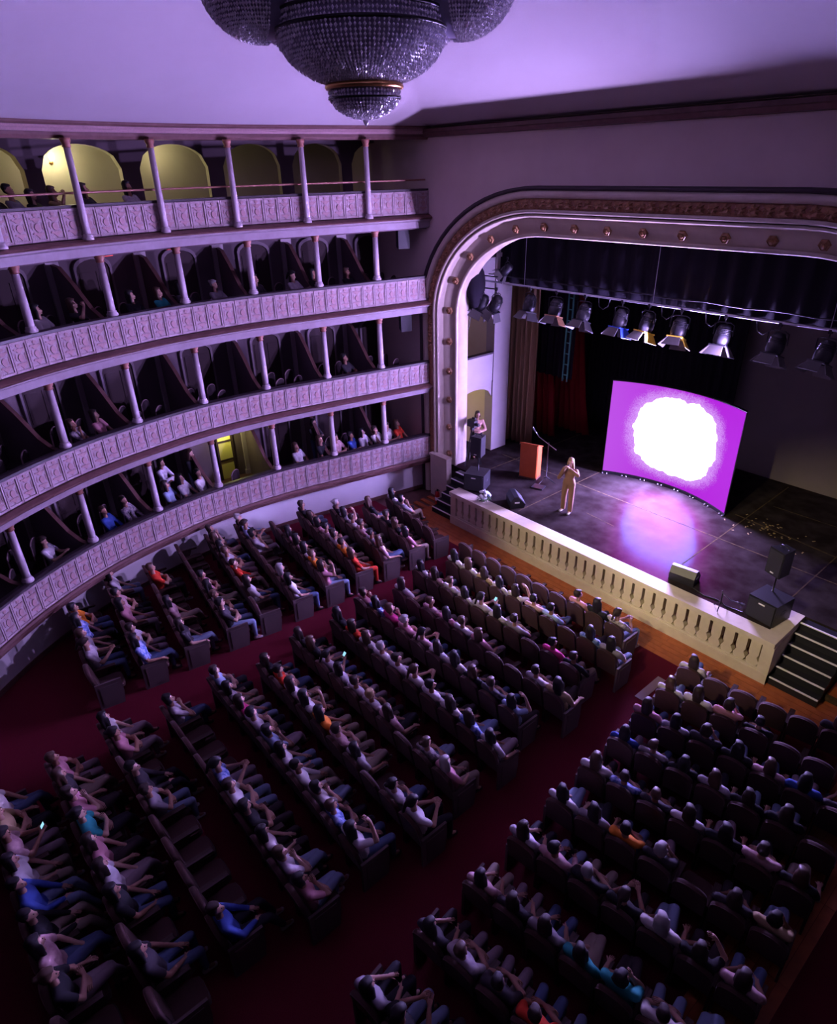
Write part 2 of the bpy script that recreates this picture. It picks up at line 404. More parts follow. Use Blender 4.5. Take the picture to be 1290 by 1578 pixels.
# ---- wall below the first balcony
sweep('wall_left', [(0.38, 0), (0.38, 1.04), (0.6, 1.04), (0.6, 0)], 'wall_low', s0=0.0); structure(bpy.data.objects['wall_left'], 'pale plaster wall under the lowest balcony')
sweep('baseboard_left', [(0.35, 0), (0.35, 0.12), (0.38, 0.12), (0.38, 0)], 'brown'); structure(bpy.data.objects['baseboard_left'], 'dark baseboard under the lowest balcony')

# ================================================================== BALCONIES
TIERS = [dict(rail=2.07, bot=1.30, low=1.08, name='first'), dict(rail=4.53, bot=3.85, low=3.55, name='second'),
         dict(rail=7.10, bot=6.42, low=6.07, name='third'), dict(rail=9.44, bot=8.80, low=8.45, name='top')]
COLS = [1.70, 3.50, 5.37, 7.20, 9.05, 10.92, 12.76, 14.6]
BACK = 2.5
def panel_mesh(h, wd=0.362):
    b = MB(); y = 0.0
    b.box(-wd / 2, wd / 2, 0, 0.05, 0, h, 0)                                  # slab, face at y=0 looking to -y
    e = 0.035; d = 0.022
    for (x0, x1, z0, z1) in ((-wd / 2, -wd / 2 + e, 0, h), (wd / 2 - e, wd / 2, 0, h), (-wd / 2 + e, wd / 2 - e, 0, 0.05), (-wd / 2 + e, wd / 2 - e, h - 0.05, h)):
        b.box(x0, x1, -d, 0, z0, z1, 0)
    def orn(poly, dd): b.prism(poly, 'y', -dd, 0.0, 1)
    c = h * 0.5
    f = h / .62
    def sym(pts, dd): orn([(x, c + z * f) for x, z in pts] + [(-x, c + z * f) for x, z in pts[::-1] if x > 0], dd)
    sym([(0, .27), (.03, .255), (.045, .225), (.03, .20), (0, .19)], .012)
    sym([(0, .18), (.05, .165), (.115, .175), (.12, .15), (.07, .125), (.035, .085), (0, .075)], .010)
    sym([(0, .06), (.035, .045), (.06, .0), (.055, -.05), (.03, -.09), (0, -.105)], .016)
    sym([(0, -.115), (.03, -.125), (.10, -.12), (.12, -.15), (.06, -.17), (.02, -.21), (0, -.25)], .010)
    for sx in (-1, 1): orn([(sx * .105, c + .07 * f), (sx * .125, c + .0), (sx * .105, c - .07 * f), (sx * .095, c)][::sx], .008)
    return b.mesh('panel', ['panel', 'motif'])
def column_meshes(z0, z1, r=0.085):
    h = z1 - z0
    b = MB(); b.lathe([(r * 1.0, 0.0), (r, h * .3), (r * .86, h - 0.16)], 14); sh = b.mesh('column', 'column')
    b = MB(); b.lathe([(r * .9, h - 0.17), (r * 1.15, h - 0.15), (r * .95, h - 0.12), (r * 1.35, h - 0.05), (r * 1.35, h)], 14); ca = b.mesh('capital', 'capital')
    b = MB(); b.lathe([(r * 1.5, 0.0), (r * 1.5, 0.05), (r * 1.2, 0.07), (r * 1.25, 0.10), (r * 1.0, 0.12)], 14); ba = b.mesh('column_base', 'column')
    return sh, ca, ba
tier_empties = []
for ti, T in enumerate(TIERS):
    nm = T['name']; E_ = structure(empty('balcony', (0, 0, 0)), f'curved lavender {nm} balcony with figured panels and slim columns'); tier_empties.append(E_)
    h = T['rail'] - T['bot']; fz = T['rail'] - 0.92
    sweep('parapet_core', [(0.055, T['bot'] - .02), (0.055, T['rail'] - 0.02), (0.16, T['rail'] - 0.02), (0.16, T['bot'] - .02)], 'panel', E_)
    pmesh = panel_mesh(h - 0.06)
    n = int(SLEN / 0.37)
    for k in range(n):
        s = (k + .5) * SLEN / n
        if s > 14.5 and ti >= 1: break
        p, nn = on(s, 0.0, T['bot'] + 0.02); o = link('panel', pmesh, E_, p, math.atan2(nn.y, nn.x) - PI / 2)
    if ti < 3: sweep('handrail', [(-0.03, T['rail'] - 0.03), (-0.03, T['rail'] + 0.03), (0.06, T['rail'] + 0.05), (0.2, T['rail'] + 0.03), (0.2, T['rail'] - 0.03)], 'darktrim', E_)
    else:
        sweep('handrail', [(0.0, T['rail'] - 0.03), (0.0, T['rail'] + 0.02), (0.2, T['rail'] + 0.02), (0.2, T['rail'] - 0.03)], 'darktrim', E_)
        b = MB(); b.tube([on(s, 0.1, T['rail'] + 0.24)[0] for s in sgrid(0.05, SLEN, 0.4)], 0.022, 8); b.build('metal_rail', 'capital', E_)
    # ledge: brown roll on top, pale band, dark underside
    if ti == 0:
        sweep('ledge', [(0.45, 1.31), (-0.06, 1.31), (-0.10, 1.27), (-0.10, 1.22), (-0.02, 1.17), (0.0, 1.08), (0.45, 1.06)], 'brown', E_)
    else:
        z1, z0 = T['bot'], T['low']
        sweep('ledge_roll', [(0.3, z1 + .0), (-0.05, z1 + .0), (-0.17, z1 - .05), (-0.20, z1 - .08), (-0.17, z1 - .11), (0.3, z1 - .11)], 'brown', E_)
        sweep('ledge_band', [(0.3, z1 - .112), (-0.13, z1 - .112), (-0.13, z1 - .15), (-0.06, z1 - .18), (-0.04, z0), (0.3, z0)], 'ledge', E_)
    sweep('balcony_floor', [(0.1, fz - 0.10), (0.1, fz), (BACK + 0.1, fz), (BACK + 0.1, fz - 0.10)], 'brown', E_)
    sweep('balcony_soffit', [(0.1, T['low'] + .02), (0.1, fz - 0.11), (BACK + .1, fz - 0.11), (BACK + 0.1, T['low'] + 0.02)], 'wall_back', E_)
    # columns
    if ti < 3: z0c, z1c, offc = T['rail'] + 0.04, TIERS[ti + 1]['low'] + 0.01, 0.12
    else: z0c, z1c, offc = T['bot'] - 0.02, 10.67, -0.09
    sh, ca, ba = column_meshes(z0c, z1c, 0.085 if ti < 3 else 0.075)
    for s in COLS:
        s2 = s if ti < 3 else s + 0.25
        if s2 > 13.2: continue
        p, nn = on(s2, offc, z0c); c = link('column', sh, E_, p); link('capital', ca, c); link('column_base', ba, c)

# ---- back walls of the galleries with doors, pilasters and partitions
def arch_wall(name, zf, zt, off, centres, hw, spring, rise, m, mreveal, depth=0.22):
    """plaster wall on the horseshoe with arched openings"""
    b = MB(); e = 0.0; segs = []; s = 0.0
    def A(c, s): 
        t = (s - c) / hw; return spring + rise * math.sqrt(max(0, 1 - t * t))
    for c in centres:
        if c - hw > s: segs.append((s, c - hw, None))
        segs.append((max(c - hw, 0), c + hw, c)); s = c + hw
    segs.append((s, SLEN - 2, None))
    for a, d, c in segs:
        ss = sgrid(a, d, 0.12 if c is not None else 0.3)
        for s0, s1 in zip(ss, ss[1:]):
            zl0, zl1 = (zf, zf) if c is None else (A(c, s0), A(c, s1))
            b.add([on(s0, off, zl0)[0], on(s1, off, zl1)[0], on(s1, off, zt)[0], on(s0, off, zt)[0]], [(0, 1, 2, 3)])
            if c is not None: b.add([on(s0, off, zl0)[0], on(s1, off, zl1)[0], on(s1, off + depth, zl1)[0], on(s0, off + depth, zl0)[0]], [(0, 1, 2, 3)], 1)
        if c is not None:
            for se in (a, d): b.add([on(se, off, zf)[0], on(se, off, spring)[0], on(se, off + depth, spring)[0], on(se, off + depth, zf)[0]], [(0, 1, 2, 3)], 1)
    return b.build(name, [m, mreveal])
def door_mesh(wd, h):
    b = MB(); poly = [(-wd / 2, 0), (wd / 2, 0), (wd / 2, h - .25)] + [(wd / 2 * math.cos(t), h - .25 + .25 * math.sin(t)) for t in [PI * k / 8 for k in range(1, 8)]] + [(-wd / 2, h - .25)]
    b.prism(poly, 'y', -0.05, 0.0, 0)
    for x in (-wd / 4, wd / 4):
        for z0, z1 in ((0.12, h * .4), (h * .45, h - .3)): b.box(x - wd * .17, x + wd * .17, -0.065, -0.05, z0, z1, 0)
    me = b.mesh('door', 'door')
    f = MB(); po = [(x * 1.13, z * 1.04) for x, z in poly]
    for i in range(1, len(poly)):
        j = (i + 1) % len(poly)
        if i == len(poly) - 1: j = 0
        f.add([(poly[i][0], -0.09, poly[i][1]), (poly[j][0], -0.09, poly[j][1]), (po[j][0], -0.09, po[j][1]), (po[i][0], -0.09, po[i][1]),
               (po[i][0], 0, po[i][1]), (po[j][0], 0, po[j][1]), (poly[i][0], 0, poly[i][1]), (poly[j][0], 0, poly[j][1])], [(0, 1, 2, 3), (3, 2, 5, 4), (0, 6, 7, 1)])
    fm = f.mesh('door_frame', 'doorframe')
    return me, fm
dm, dfm = door_mesh(0.86, 1.95)
part_poly = [(0.18, 0.0), (BACK - .02, 0.0), (BACK - .02, 1.9), (BACK - .4, 1.85), (BACK - .9, 1.5), (1.0, 1.0), (0.6, .82), (0.18, .78)]
dn = 0
for ti, T in enumerate(TIERS):
    fz = T['rail'] - 0.92
    if ti < 3:
        zt = TIERS[ti + 1]['low'] + .03
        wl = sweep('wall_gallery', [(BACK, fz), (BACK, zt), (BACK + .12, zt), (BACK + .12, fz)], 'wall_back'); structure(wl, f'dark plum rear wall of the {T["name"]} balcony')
        for bi in range(7):
            s = 0.78 + 1.85 * bi
            p, nn = on(s, BACK - 0.005, fz)
            if ti == 0 and bi == 3: continue
            dn += 1
            d = structure(link(f'door_{dn}', dm, None, p, math.atan2(nn.y, nn.x) - PI / 2), f'dark panelled door at rear of {T["name"]} balcony'); link('door_frame', dfm, d)
        for bi, s in enumerate(COLS[:7]):
            p, nn = on(s, BACK, fz); hh = zt - fz
            b = MB(); b.box(-.16, .16, -.08, .0, 0, hh - .12); b.box(-.2, .2, -.1, .0, hh - .12, hh); b.box(-.19, .19, -.1, 0, 0, .15)
            o = b.build('pilaster', 'column', tier_empties[ti]); o.location = p; o.rotation_euler = (0, 0, math.atan2(nn.y, nn.x) - PI / 2)
            p, nn = on(s, 0, fz); b = MB(); b.prism(part_poly, 'x', -.035, .035, 0)
            top = [(y, z) for y, z in part_poly[2:]]
            for (a, c) in zip(top, top[1:]): b.add([(-.05, a[0], a[1]), (.05, a[0], a[1]), (.05, c[0], c[1]), (-.05, c[0], c[1]), (-.05, a[0], a[1] + .04), (.05, a[0], a[1] + .04), (.05, c[0], c[1] + .04), (-.05, c[0], c[1] + .04)], [(4, 5, 6, 7), (0, 4, 7, 3), (1, 2, 6, 5)], 1)
            o = b.build('partition', ['wall_back', 'brown'], tier_empties[ti]); o.location = p; o.rotation_euler = (0, 0, math.atan2(nn.y, nn.x) - PI / 2)
    else:
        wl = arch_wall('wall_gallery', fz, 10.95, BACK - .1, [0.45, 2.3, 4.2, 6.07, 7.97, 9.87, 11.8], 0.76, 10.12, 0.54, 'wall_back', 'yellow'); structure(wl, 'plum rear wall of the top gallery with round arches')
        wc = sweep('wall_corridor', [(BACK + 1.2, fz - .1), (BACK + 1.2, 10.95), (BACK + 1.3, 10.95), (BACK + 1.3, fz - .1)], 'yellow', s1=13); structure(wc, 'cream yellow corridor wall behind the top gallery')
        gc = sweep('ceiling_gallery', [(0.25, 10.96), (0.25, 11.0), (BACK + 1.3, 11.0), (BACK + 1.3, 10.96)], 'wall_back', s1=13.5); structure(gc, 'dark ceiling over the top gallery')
        cf = sweep('floor_corridor', [(BACK - .1, fz - .2), (BACK - .1, fz - .02), (BACK + 1.3, fz - .02), (BACK + 1.3, fz - .2)], 'brown', s1=13.5); structure(cf, 'brown corridor floor behind the top gallery')
# lit doorway on first balcony, third bay
p, nn = on(6.0, BACK - .02, TIERS[0]['rail'] - .92); rz = math.atan2(nn.y, nn.x) - PI / 2
dn += 1
b = MB(); b.box(-.22, .22, 0.0, 0.03, 0, 1.95); d = structure(b.build(f'door_{dn}', 'litdoor'), 'open doorway lit yellow at rear of first balcony'); d.location = p; d.rotation_euler = (0, 0, rz)
b = MB()
for z in (0.62, 1.25): b.box(-.22, .22, -.03, 0, z, z + .05)
b.box(-.28, -.22, -.06, .03, 0, 2.0); b.box(.22, .28, -.06, .03, 0, 2.0); b.box(-.28, .28, -.06, .03, 1.95, 2.02); b.build('door_frame', 'door', d)
p2, _ = on(6.0, BACK - 0.35, 2.75); point('doorway_bulb', p2, 14, (1.0, 0.9, 0.35), 0.05)
for s_, lab in ((8.05, 'small red glowing lamp under the third balcony ceiling, left one'), (6.6, 'small red glowing lamp under the third balcony ceiling, right one')):
    p, nn = on(s_, 1.9, 8.26); t = tag(empty('exit_lamp', p, math.atan2(nn.y, nn.x) - PI / 2), lab, 'lamp', 'red lamps in third balcony')
    b = MB(); b.prism([(-.16, -.05), (.16, -.05), (.12, .06), (-.12, .06)], 'y', -.05, .05); b.build('lamp_box', mat('red_glow', (.5, .03, .01), .5, emit=((1.0, .06, .015), .8 if s_ > 8 else .12)), t)
    b = MB(); b.tube([(0, 0, .06), (0, 0, .24)], .012, 6); b.build('hanger', 'blackmetal', t)
# wall lamp in the corridor arch of the top gallery
p, nn = on(8.05, BACK + 1.1, 10.42)
L_ = tag(empty('wall_lamp', p, math.atan2(nn.y, nn.x) - PI / 2), 'small glowing wall lamp inside the yellow arch of top gallery', 'lamp')
b = MB(); b.lathe([(.03, -.1), (.055, -.06), (.07, 0), (.06, .06), (.02, .1)], 12); b.build('lamp_globe', 'lamp', L_)
b = MB(); b.tube([(0, .1, -.14), (0, .0, -.16), (0, 0, -.1)], .015, 6); b.lathe([(.05, -.02), (.05, .02)], 10, c=(0, .09, -.14)); b.build('bracket', 'brass', L_)
p, _ = on(8.05, BACK + 0.75, 10.42); point('corridor_bulb', p, 24, (1.0, 0.90, 0.62), .06)
p, _ = on(6.1, BACK + 0.6, 10.5); point('corridor_bulb', p, 10, (1.0, 0.88, 0.58), .06)
p, _ = on(10.2, BACK + 0.6, 10.5); point('corridor_bulb', p, 8, (1.0, 0.80, 0.42), .06)

# ================================================================== STAGE
SX0, SX1, SF, SB = -13.3, -3.42, 12.5, 13.87
b = MB(); b.box(-24, 4, SB, 21, 0.9, STAGE); b.box(SX0 + .02, SX1 - .02, SF + .32, SB, 0.9, STAGE)
st = structure(b.build('floor_stage', 'stage'), 'black scuffed stage floor')
b = MB(); b.box(-24, SX0 - .01, SB, SB + .1, 0, 0.9); b.box(SX1 + .01, 4, SB, SB + .1, 0, 0.9); structure(b.build('wall_stage_step', 'darktrim'), 'black riser below the stage edge')
def strip(x0, y0, x1, y1, wd, m='tape', z=STAGE + .003, name='tape_line'):
    d = Vector((x1 - x0, y1 - y0)); n = Vector((-d.y, d.x)).normalized() * wd / 2
    v = [(x0 + n.x, y0 + n.y), (x1 + n.x, y1 + n.y), (x1 - n.x, y1 - n.y), (x0 - n.x, y0 - n.y)]
    bb = MB(); bb.prism(v, 'z', z - .003, z); return bb.build(name, m, st)
strip(-14.2, 15.78, -2.0, 15.68, .035)
strip(-11.0, 13.0, -11.05, 20.3, .025); strip(-13.65, 14.0, -13.5, 20.3, .03)
strip(-6.32, 13.2, -6.45, 20.2, .03); strip(-3.92, 13.0, -3.92, 20.2, .03)
strip(-9.6, 14.35, -8.6, 14.25, .02); strip(-6.7, 17.34, -2.5, 16.75, .045); strip(-6.2, 18.6, -3.5, 18.6, .02)
rnd = random.Random(3)
for k in range(46):                                   # flecks of gold confetti swept beside the screen
    x, y = rnd.gauss(-5.7, .55), rnd.gauss(17.15, .33); a = rnd.uniform(0, PI); l = rnd.uniform(.03, .09)
    strip(x, y, x + l * math.cos(a), y + l * math.sin(a), .03, 'scuff', STAGE + .004, 'gold_fleck')
# ---- stage front balustrade
bf = structure(empty('trim_stage_front', (0, 0, 0)), 'cream stage front with pierced balustrade and flat coping')
b = MB(); b.box(SX0, SX1, SF - .10, SF + .33, STAGE - .09, STAGE + .012); b.box(SX0 + .02, SX1 - .02, SF - .05, SF + .30, STAGE - .15, STAGE - .09)
b.box(SX1 - .30, SX1, SF + .33, SB, STAGE - .09, STAGE + .012); b.build('coping', 'front', bf)
b = MB(); b.box(SX0, SX1, SF - .06, SF + .25, 0, .26); b.box(SX0 + .02, SX1 - .02, SF - .03, SF + .2, .26, .31); b.build('plinth', 'front', bf)
b = MB(); b.box(SX0 + .05, SX1 - .05, SF + .17, SF + .24, .3, .96); b.build('backing', 'brown', bf)
b = MB(); b.box(SX0, SX0 + .22, SF - .04, SF + .25, .30, .95); b.build('end_post', 'front', bf)
b = MB(); b.box(SX1 - .24, SX1, SF - .04, SB, 0, .95); b.build('end_post', 'front', bf)
NB = 33; sp0, sp1 = SX0 + .22, SX1 - .24; wbal = (sp1 - sp0) / NB
hw_ = wbal / 2
prof = [(hw_ - .045, .31), (hw_ - .006, .40), (hw_ - .02, .44), (hw_ - .065, .52), (hw_ - .05, .56), (hw_ - .035, .60), (hw_ - .035, .90), (hw_ - .002, .905), (hw_ - .002, .955)]
poly = [(x, z) for x, z in prof] + [(-x, z) for x, z in prof[::-1]]
b = MB(); b.prism(poly, 'y', SF, SF + .15); balm = b.mesh('baluster', 'front')
for k in range(NB): link('baluster', balm, bf, (sp0 + (k + .5) * wbal, 0, 0))
# ---- two flights of black steps with pale nosings
for x0, x1, lab in ((-14.28, SX0 - .02, 'black stage steps with white nosings left of the balustrade'), (SX1 + .02, -2.42, 'black stage steps with white nosings right of the balustrade')):
    stp = tag(empty('stage_stairs', ((x0 + x1) / 2, SF + .05, 0)), lab, 'stairs', 'stage stairs')
    wd = (x1 - x0) / 2; n = 6; g = (SB - SF - .1) / n
    for k in range(n):
        z = STAGE / n * (k + 1) - .02 * (k == n - 1)
        b = MB(); b.box(-wd, wd, k * g, n * g, z - STAGE / n if k else 0, z); b.build('step', 'black', stp)
        b = MB(); b.box(-wd, wd, k * g - .012, k * g + .022, z - .018, z + .006); b.build('nosing', 'white', stp)
# ---- side wall of the stage opening with its two box openings
sw = MB(); X = -14.8
def arch_top(y0, y1, zs, rise, zt, x):
    n = 10; ys = [y0 + (y1 - y0) * k / n for k in range(n + 1)]
    az = [zs + rise * math.sqrt(max(0, 1 - ((y - (y0 + y1) / 2) / ((y1 - y0) / 2)) ** 2)) for y in ys]
    for k in range(n):
        sw.add([(x, ys[k], az[k]), (x, ys[k + 1], az[k + 1]), (x, ys[k + 1], zt), (x, ys[k], zt), (x - .15, ys[k], az[k]), (x - .15, ys[k + 1], az[k + 1])], [(0, 1, 2, 3), (0, 4, 5, 1)])
arch_top(14.2, 15.75, 5.55, .48, 8.6, X)
arch_top(14.2, 15.75, 3.05, .38, 3.62, X)
sw.box(X - .2, X, 13.9, 14.22, 0.9, 8.6)
side = structure(sw.build('wall_stage_side', 'sideplaster'), 'pale side wall of the stage opening with box openings')
b = MB(); b.box(X - .3, X + .06, 15.75, 16.5, 1.1, 8.6); b.box(X - .3, X + .10, 15.72, 16.54, 7.5, 7.62); b.build('pilaster', 'sideplaster', side)
b = MB(); b.box(X - .3, X + .06, 13.9, 15.75, 7.5, 7.62); b.build('string_course', 'darktrim', side)
b = MB(); b.box(X - .12, X + .03, 14.2, 15.75, 3.62, 4.52); b.build('box_parapet', 'sideplaster', side)
b = MB(); b.box(X - .14, X + .06, 14.2, 15.75, 4.52, 4.58); b.build('box_handrail', 'darktrim', side)
b = MB(); b.box(X - 1.5, X - .1, 14.2, 15.75, 3.56, 3.62); b.build('box_floor', 'brown', side)
b = MB(); b.box(X - 1.6, X - 1.5, 13.9, 15.9, 1.1, 7.6); b.box(X - 1.5, X - .2, 15.76, 15.86, 1.1, 7.6); b.box(X - 1.5, X - .2, 14.04, 14.14, 1.1, 7.6); b.build('box_inner_wall', 'yellow', side)
point('stage_box_bulb', (X - .7, 14.6, 3.2), 9, (1.0, 0.86, 0.42), .05)
# ---- stage rear
b = MB(); b.box(-24, 4, 20.4, 20.6, 0.9, 11.2); structure(b.build('wall_stage_back', 'backpaint'), 'dark grey rear wall of the stage')
b = MB(); b.box(-24.1, -24, 13.6, 21, 0.9, 11.2); structure(b.build('wall_stage_left', 'blackdrape'), 'black wall of the stage wing')
def drape(name, x0, x1, y, z0, z1, m, amp=.07, folds=12, label='', cat='curtain', gather=None, seed=1, y1=None):
    r = random.Random(seed); n = folds * 8; rows = []
    ph = [r.uniform(.75, 1.25) for _ in range(folds + 1)]
    for k in range(9):
        t = k / 8; z = z0 + (z1 - z0) * t; row = []
        for i in range(n + 1):
            u = i / n; f = u * folds; a = amp * ph[int(f) % folds] * (0.75 + .25 * (1 - t))
            x = x0 + (x1 - x0) * u; yy = y if y1 is None else y + (y1 - y) * u
            if gather: x = gather(x, u, t)
            row.append((x, yy - a * math.sin(2 * PI * f) - .02 * math.sin(17 * u + 3 * t), z))
        rows.append(row)
    bb = MB(); bb.grid(rows); o = bb.build(name, m)
    so = o.modifiers.new('thick', 'SOLIDIFY'); so.thickness = .015
    return tag(o, label, cat)
drape('side_curtain', -15.35, -14.02, 17.0, STAGE + .01, 11.19, 'beigedrape', .10, 6, 'tall tan pleated curtain beside the pale pillar on the stage', seed=2)
drape('border_curtain', -16.5, 1.5, 16.0, 6.75, 11.19, 'blackdrape', .08, 34, 'wide black pleated border curtain above the spotlights', seed=3)
drape('backdrop_curtain', -17, -8.6, 20.1, STAGE + .01, 11.19, 'blackdrape', .06, 26, 'black pleated backdrop curtain behind the glowing screen', seed=4)
drape('red_curtain', -15.4, -14.0, 18.3, STAGE + .01, 11.19, 'reddrape', .08, 5, 'dark red curtain hanging behind the tan curtain', seed=6, gather=lambda x, u, t: -15.4 + (x + 15.4) * (.62 + .38 * abs(2 * t - 1) ** 1.0))
drape('red_curtain', -14.6, -12.9, 19.3, STAGE + .01, 11.19, 'reddrape', .08, 6, 'dark red tied-back curtain nearer the glowing screen', seed=7, gather=lambda x, u, t: -14.9 + (x + 14.6) * (1.0 - .75 * t ** .7))
drape('leg_curtain', -15.3, -13.1, 17.8, 1.35 + 2.2, 11.19, 'blackdrape', .06, 8, 'black curtain leg hanging above the red curtains', seed=8)
b = MB()
for xx in (-.09, .09): b.box(xx - .02, xx + .02, -.02, .02, 0, 7.59)
for k in range(21): b.box(-.09, .09, -.015, .015, .2 + k * .35, .23 + k * .35)
o = tag(b.build('rope_ladder', 'green'), 'narrow greenish ladder hanging beside the spotlights', 'ladder'); o.location = (-13.05, 17.4, 3.6)

# ---- curved video wall
SCX, SCY = -8.9, 17.52
def scr_y(u): return -0.55 * (u / 2.04) ** 2      # ends come forward: concave to the house
scr = tag(empty('video_screen', (SCX, SCY, STAGE)), 'large curved video screen glowing magenta with a white cloud', 'screen')
b = MB(); rows = []; zt0, zt1 = .10, 3.06
for k in range(13):
    z = zt0 + (zt1 - zt0) * k / 12; rows.append([(u, scr_y(u), z) for u in [-2.03 + 4.06 * i / 24 for i in range(25)]])
b.grid(rows); pic = b.build('picture', 'screen', scr)
b = MB(); us = [-2.05 + 4.1 * i / 24 for i in range(25)]
front = [(u, scr_y(u) + .006) for u in us]; back = [(u * .985, scr_y(u) + .14) for u in us]
b.grid([[(x, y, .07) for x, y in front], [(x, y, .07) for x, y in back], [(x, y, 3.08) for x, y in back], [(x, y, 3.08) for x, y in front], ], smooth=False)
b.grid([[(x, y, .07) for x, y in front], [(x, y, 3.08) for x, y in front]], smooth=False)
for e in (0, -1): b.add([(*front[e], .07), (*back[e], .07), (*back[e], 3.08), (*front[e], 3.08)], [(0, 1, 2, 3)])
b.build('cabinet', 'black', scr)
b = MB(); b.grid([[(u, scr_y(u) - .01, 0) for u in us], [(u, scr_y(u) - .01, .085) for u in us], [(u, scr_y(u) + .12, .085) for u in us]], smooth=False); b.build('base_rail', 'black', scr)
b = MB(); b.lathe([(.022, 0), (.03, .02), (.012, .05)], 8); ft = b.mesh('foot', 'steel')
for k in range(8):
    for dx in (-.06, .06):
        u = -1.95 + 3.9 * k / 7 + dx; link('foot', ft, scr, (u, scr_y(u) - .045, 0.0))
b = MB()
for u in (-1.6, 0, 1.6): b.tube([(u, scr_y(u) + .15, 2.6), (u, scr_y(u) + .9, .02)], .025); b.tube([(u, scr_y(u) + .15, .05), (u, scr_y(u) + .9, .03)], .025)
b.build('rear_brace', 'blackmetal', scr)

# ---- spotlights on the lighting bar
bar = tag(empty('lighting_bar', (0, 15.3, 0)), 'long lighting bar slung across the stage under the black curtain', 'lighting bar')
def barz(x): return 6.86 + .0 * (x + 9)
b = MB(); b.tube([(-14.75, 0, 6.86), (2.5, 0, 6.86)], .03, 10); b.build('pipe', 'steel', bar)
b = MB(); b.tube([(-14.75 + i * .5, 0.12, 7.04 + .02 * math.sin(i * 1.9)) for i in range(36)], .018, 6); b.build('cable', 'blackmetal', bar)
for x in (-13.2, -9.0, -4.9, -1.5):
    b = MB(); b.tube([(x, 0, 6.88), (x, 0, 10.9)], .008, 5); b.build('hanging_wire', 'steel', bar)
for x in (-10.6, -8.75, -7.6, -6.4):
    b = MB(); b.tube([(x, 0, 6.83), (x + .06, -.03, 6.62), (x + .2, -.04, 6.56), (x + .33, -.02, 6.66), (x + .36, 0, 6.83)], .012, 6); b.build('loop_cable', 'black', bar)
def stage_light(name, loc, tilt, rz, gel, lab, group='spotlights on the lighting bar', sc=1.0):
    t = tag(empty(name, loc, rz), lab, 'spotlight', group); t.scale = (sc, sc, sc)
    b = MB(); b.box(-.03, .03, -.03, .03, -.02, .06); b.tube([(0, 0, 0), (0, 0, -.1)], .015, 6); b.build('clamp', 'blackmetal', t)
    b = MB(); b.tube([(-.2, 0, -.36), (-.2, 0, -.14), (-.12, 0, -.1), (.12, 0, -.1), (.2, 0, -.14), (.2, 0, -.36)], .014, 6); b.build('yoke', 'blackmetal', t)
    R = Matrix.Rotation(tilt, 4, 'X')
    def tr(bb):
        bb.v = [tuple(R @ Vector(p) + Vector((0, 0, -.36))) for p in bb.v]; return bb
    b = MB(); b.lathe([(.03, .22), (.10, .21), (.14, .14), (.15, .02), (.165, -.02), (.165, -.12), (.15, -.16), (.15, -.20)], 14)
    for k in range(6): b.lathe([(.158, .12 - k * .03), (.158, .105 - k * .03)], 14)
    tr(b).build('housing', 'black', t)
    b = MB(); b.lathe([(.13, -.195), (.11, -.175), (.001, -.165)], 14); tr(b).build('lens', 'lens', t)
    b = MB(); b.box(-.17, .17, -.17, -.13, -.23, -.2); b.box(-.17, .17, .13, .17, -.23, -.2); b.box(-.17, -.13, -.13, .13, -.23, -.2); b.box(.13, .17, -.13, .13, -.23, -.2); tr(b).build('gel_frame', 'black' if not gel else gel, t)
    for k in range(4):
        Q = Matrix.Rotation(k * PI / 2, 4, 'Z')
        v = [(-.13, -.16, -.22), (.13, -.16, -.22), (.19, -.30, -.42), (-.19, -.30, -.42)]
        b = MB(); vv = [Q @ Vector(p) for p in v]; nn = (vv[1] - vv[0]).cross(vv[2] - vv[0]).normalized() * .006
        b.add([p + nn for p in vv] + [p - nn for p in vv], [(0, 1, 2, 3), (7, 6, 5, 4), (0, 4, 5, 1), (1, 5, 6, 2), (2, 6, 7, 3), (3, 7, 4, 0)])
        tr(b).build('barn_door', (gel if (gel and k == 1) else 'barn'), t)
    return t
lx = [-12.95, -12.0, -11.02, -9.85, -9.07, -8.2, -7.1, -5.88, -4.88]
gels = [None, 'goldleaf', None, 'gel_blue', 'gel_yellow', 'gel_yellow', None, None, None]
ordn = ['first', 'second', 'third', 'fourth', 'fifth', 'sixth', 'seventh', 'eighth', 'ninth']
for k, (x, g) in enumerate(zip(lx, gels)):
    extra = {'gel_blue': ' with a blue gel', 'gel_yellow': ' with a yellow gel'}.get(g, '')
    stage_light('stage_spotlight', (x, 15.3, 6.80), math.radians(-14 - (k * 37 % 11)), math.radians((k * 53) % 30 - 15), g, f'black barn-door spotlight{extra}, {ordn[k]} from the left on the lighting bar', sc=1.12)
# cluster of lamps bracketed to the side wall
br = tag(empty('lamp_bracket', (X + .06, 14.75, 7.1)), 'dark bracket of hung black cloth and cables on the stage side wall', 'bracket')
b = MB(); b.tube([(0, 0, 0), (.9, .1, 0)], .02); b.tube([(0, 0, -.35), (.9, .1, -.35)], .02); b.tube([(0, -.1, -.5), (0, -.1, .2)], .03); b.build('arm', 'blackmetal', br)
b = MB(); rr = random.Random(5)
rows = []
for k in range(9):
    t = k / 8; rad = .30 * math.sin(PI * (.12 + .80 * t)) + .02; rows.append([(.30 + .8 * rad * math.cos(a) + rr.uniform(-.02, .02), -.22 + rad * math.sin(a) + rr.uniform(-.02, .02), .45 - 1.35 * t) for a in [2 * PI * i / 12 for i in range(12)]])
b.grid(rows, close=True); b.build('black_cloth', 'blackdrape', br)
b = MB(); b.tube([(.05, -.1, -.9), (.04, -.2, -1.5), (.02, -.35, -1.9)], .012, 6); b.tube([(.3, 0, -.6), (.35, .1, -1.1), (.5, .15, -1.0), (.55, .1, -.7)], .012, 6); b.build('cable', 'black', br)
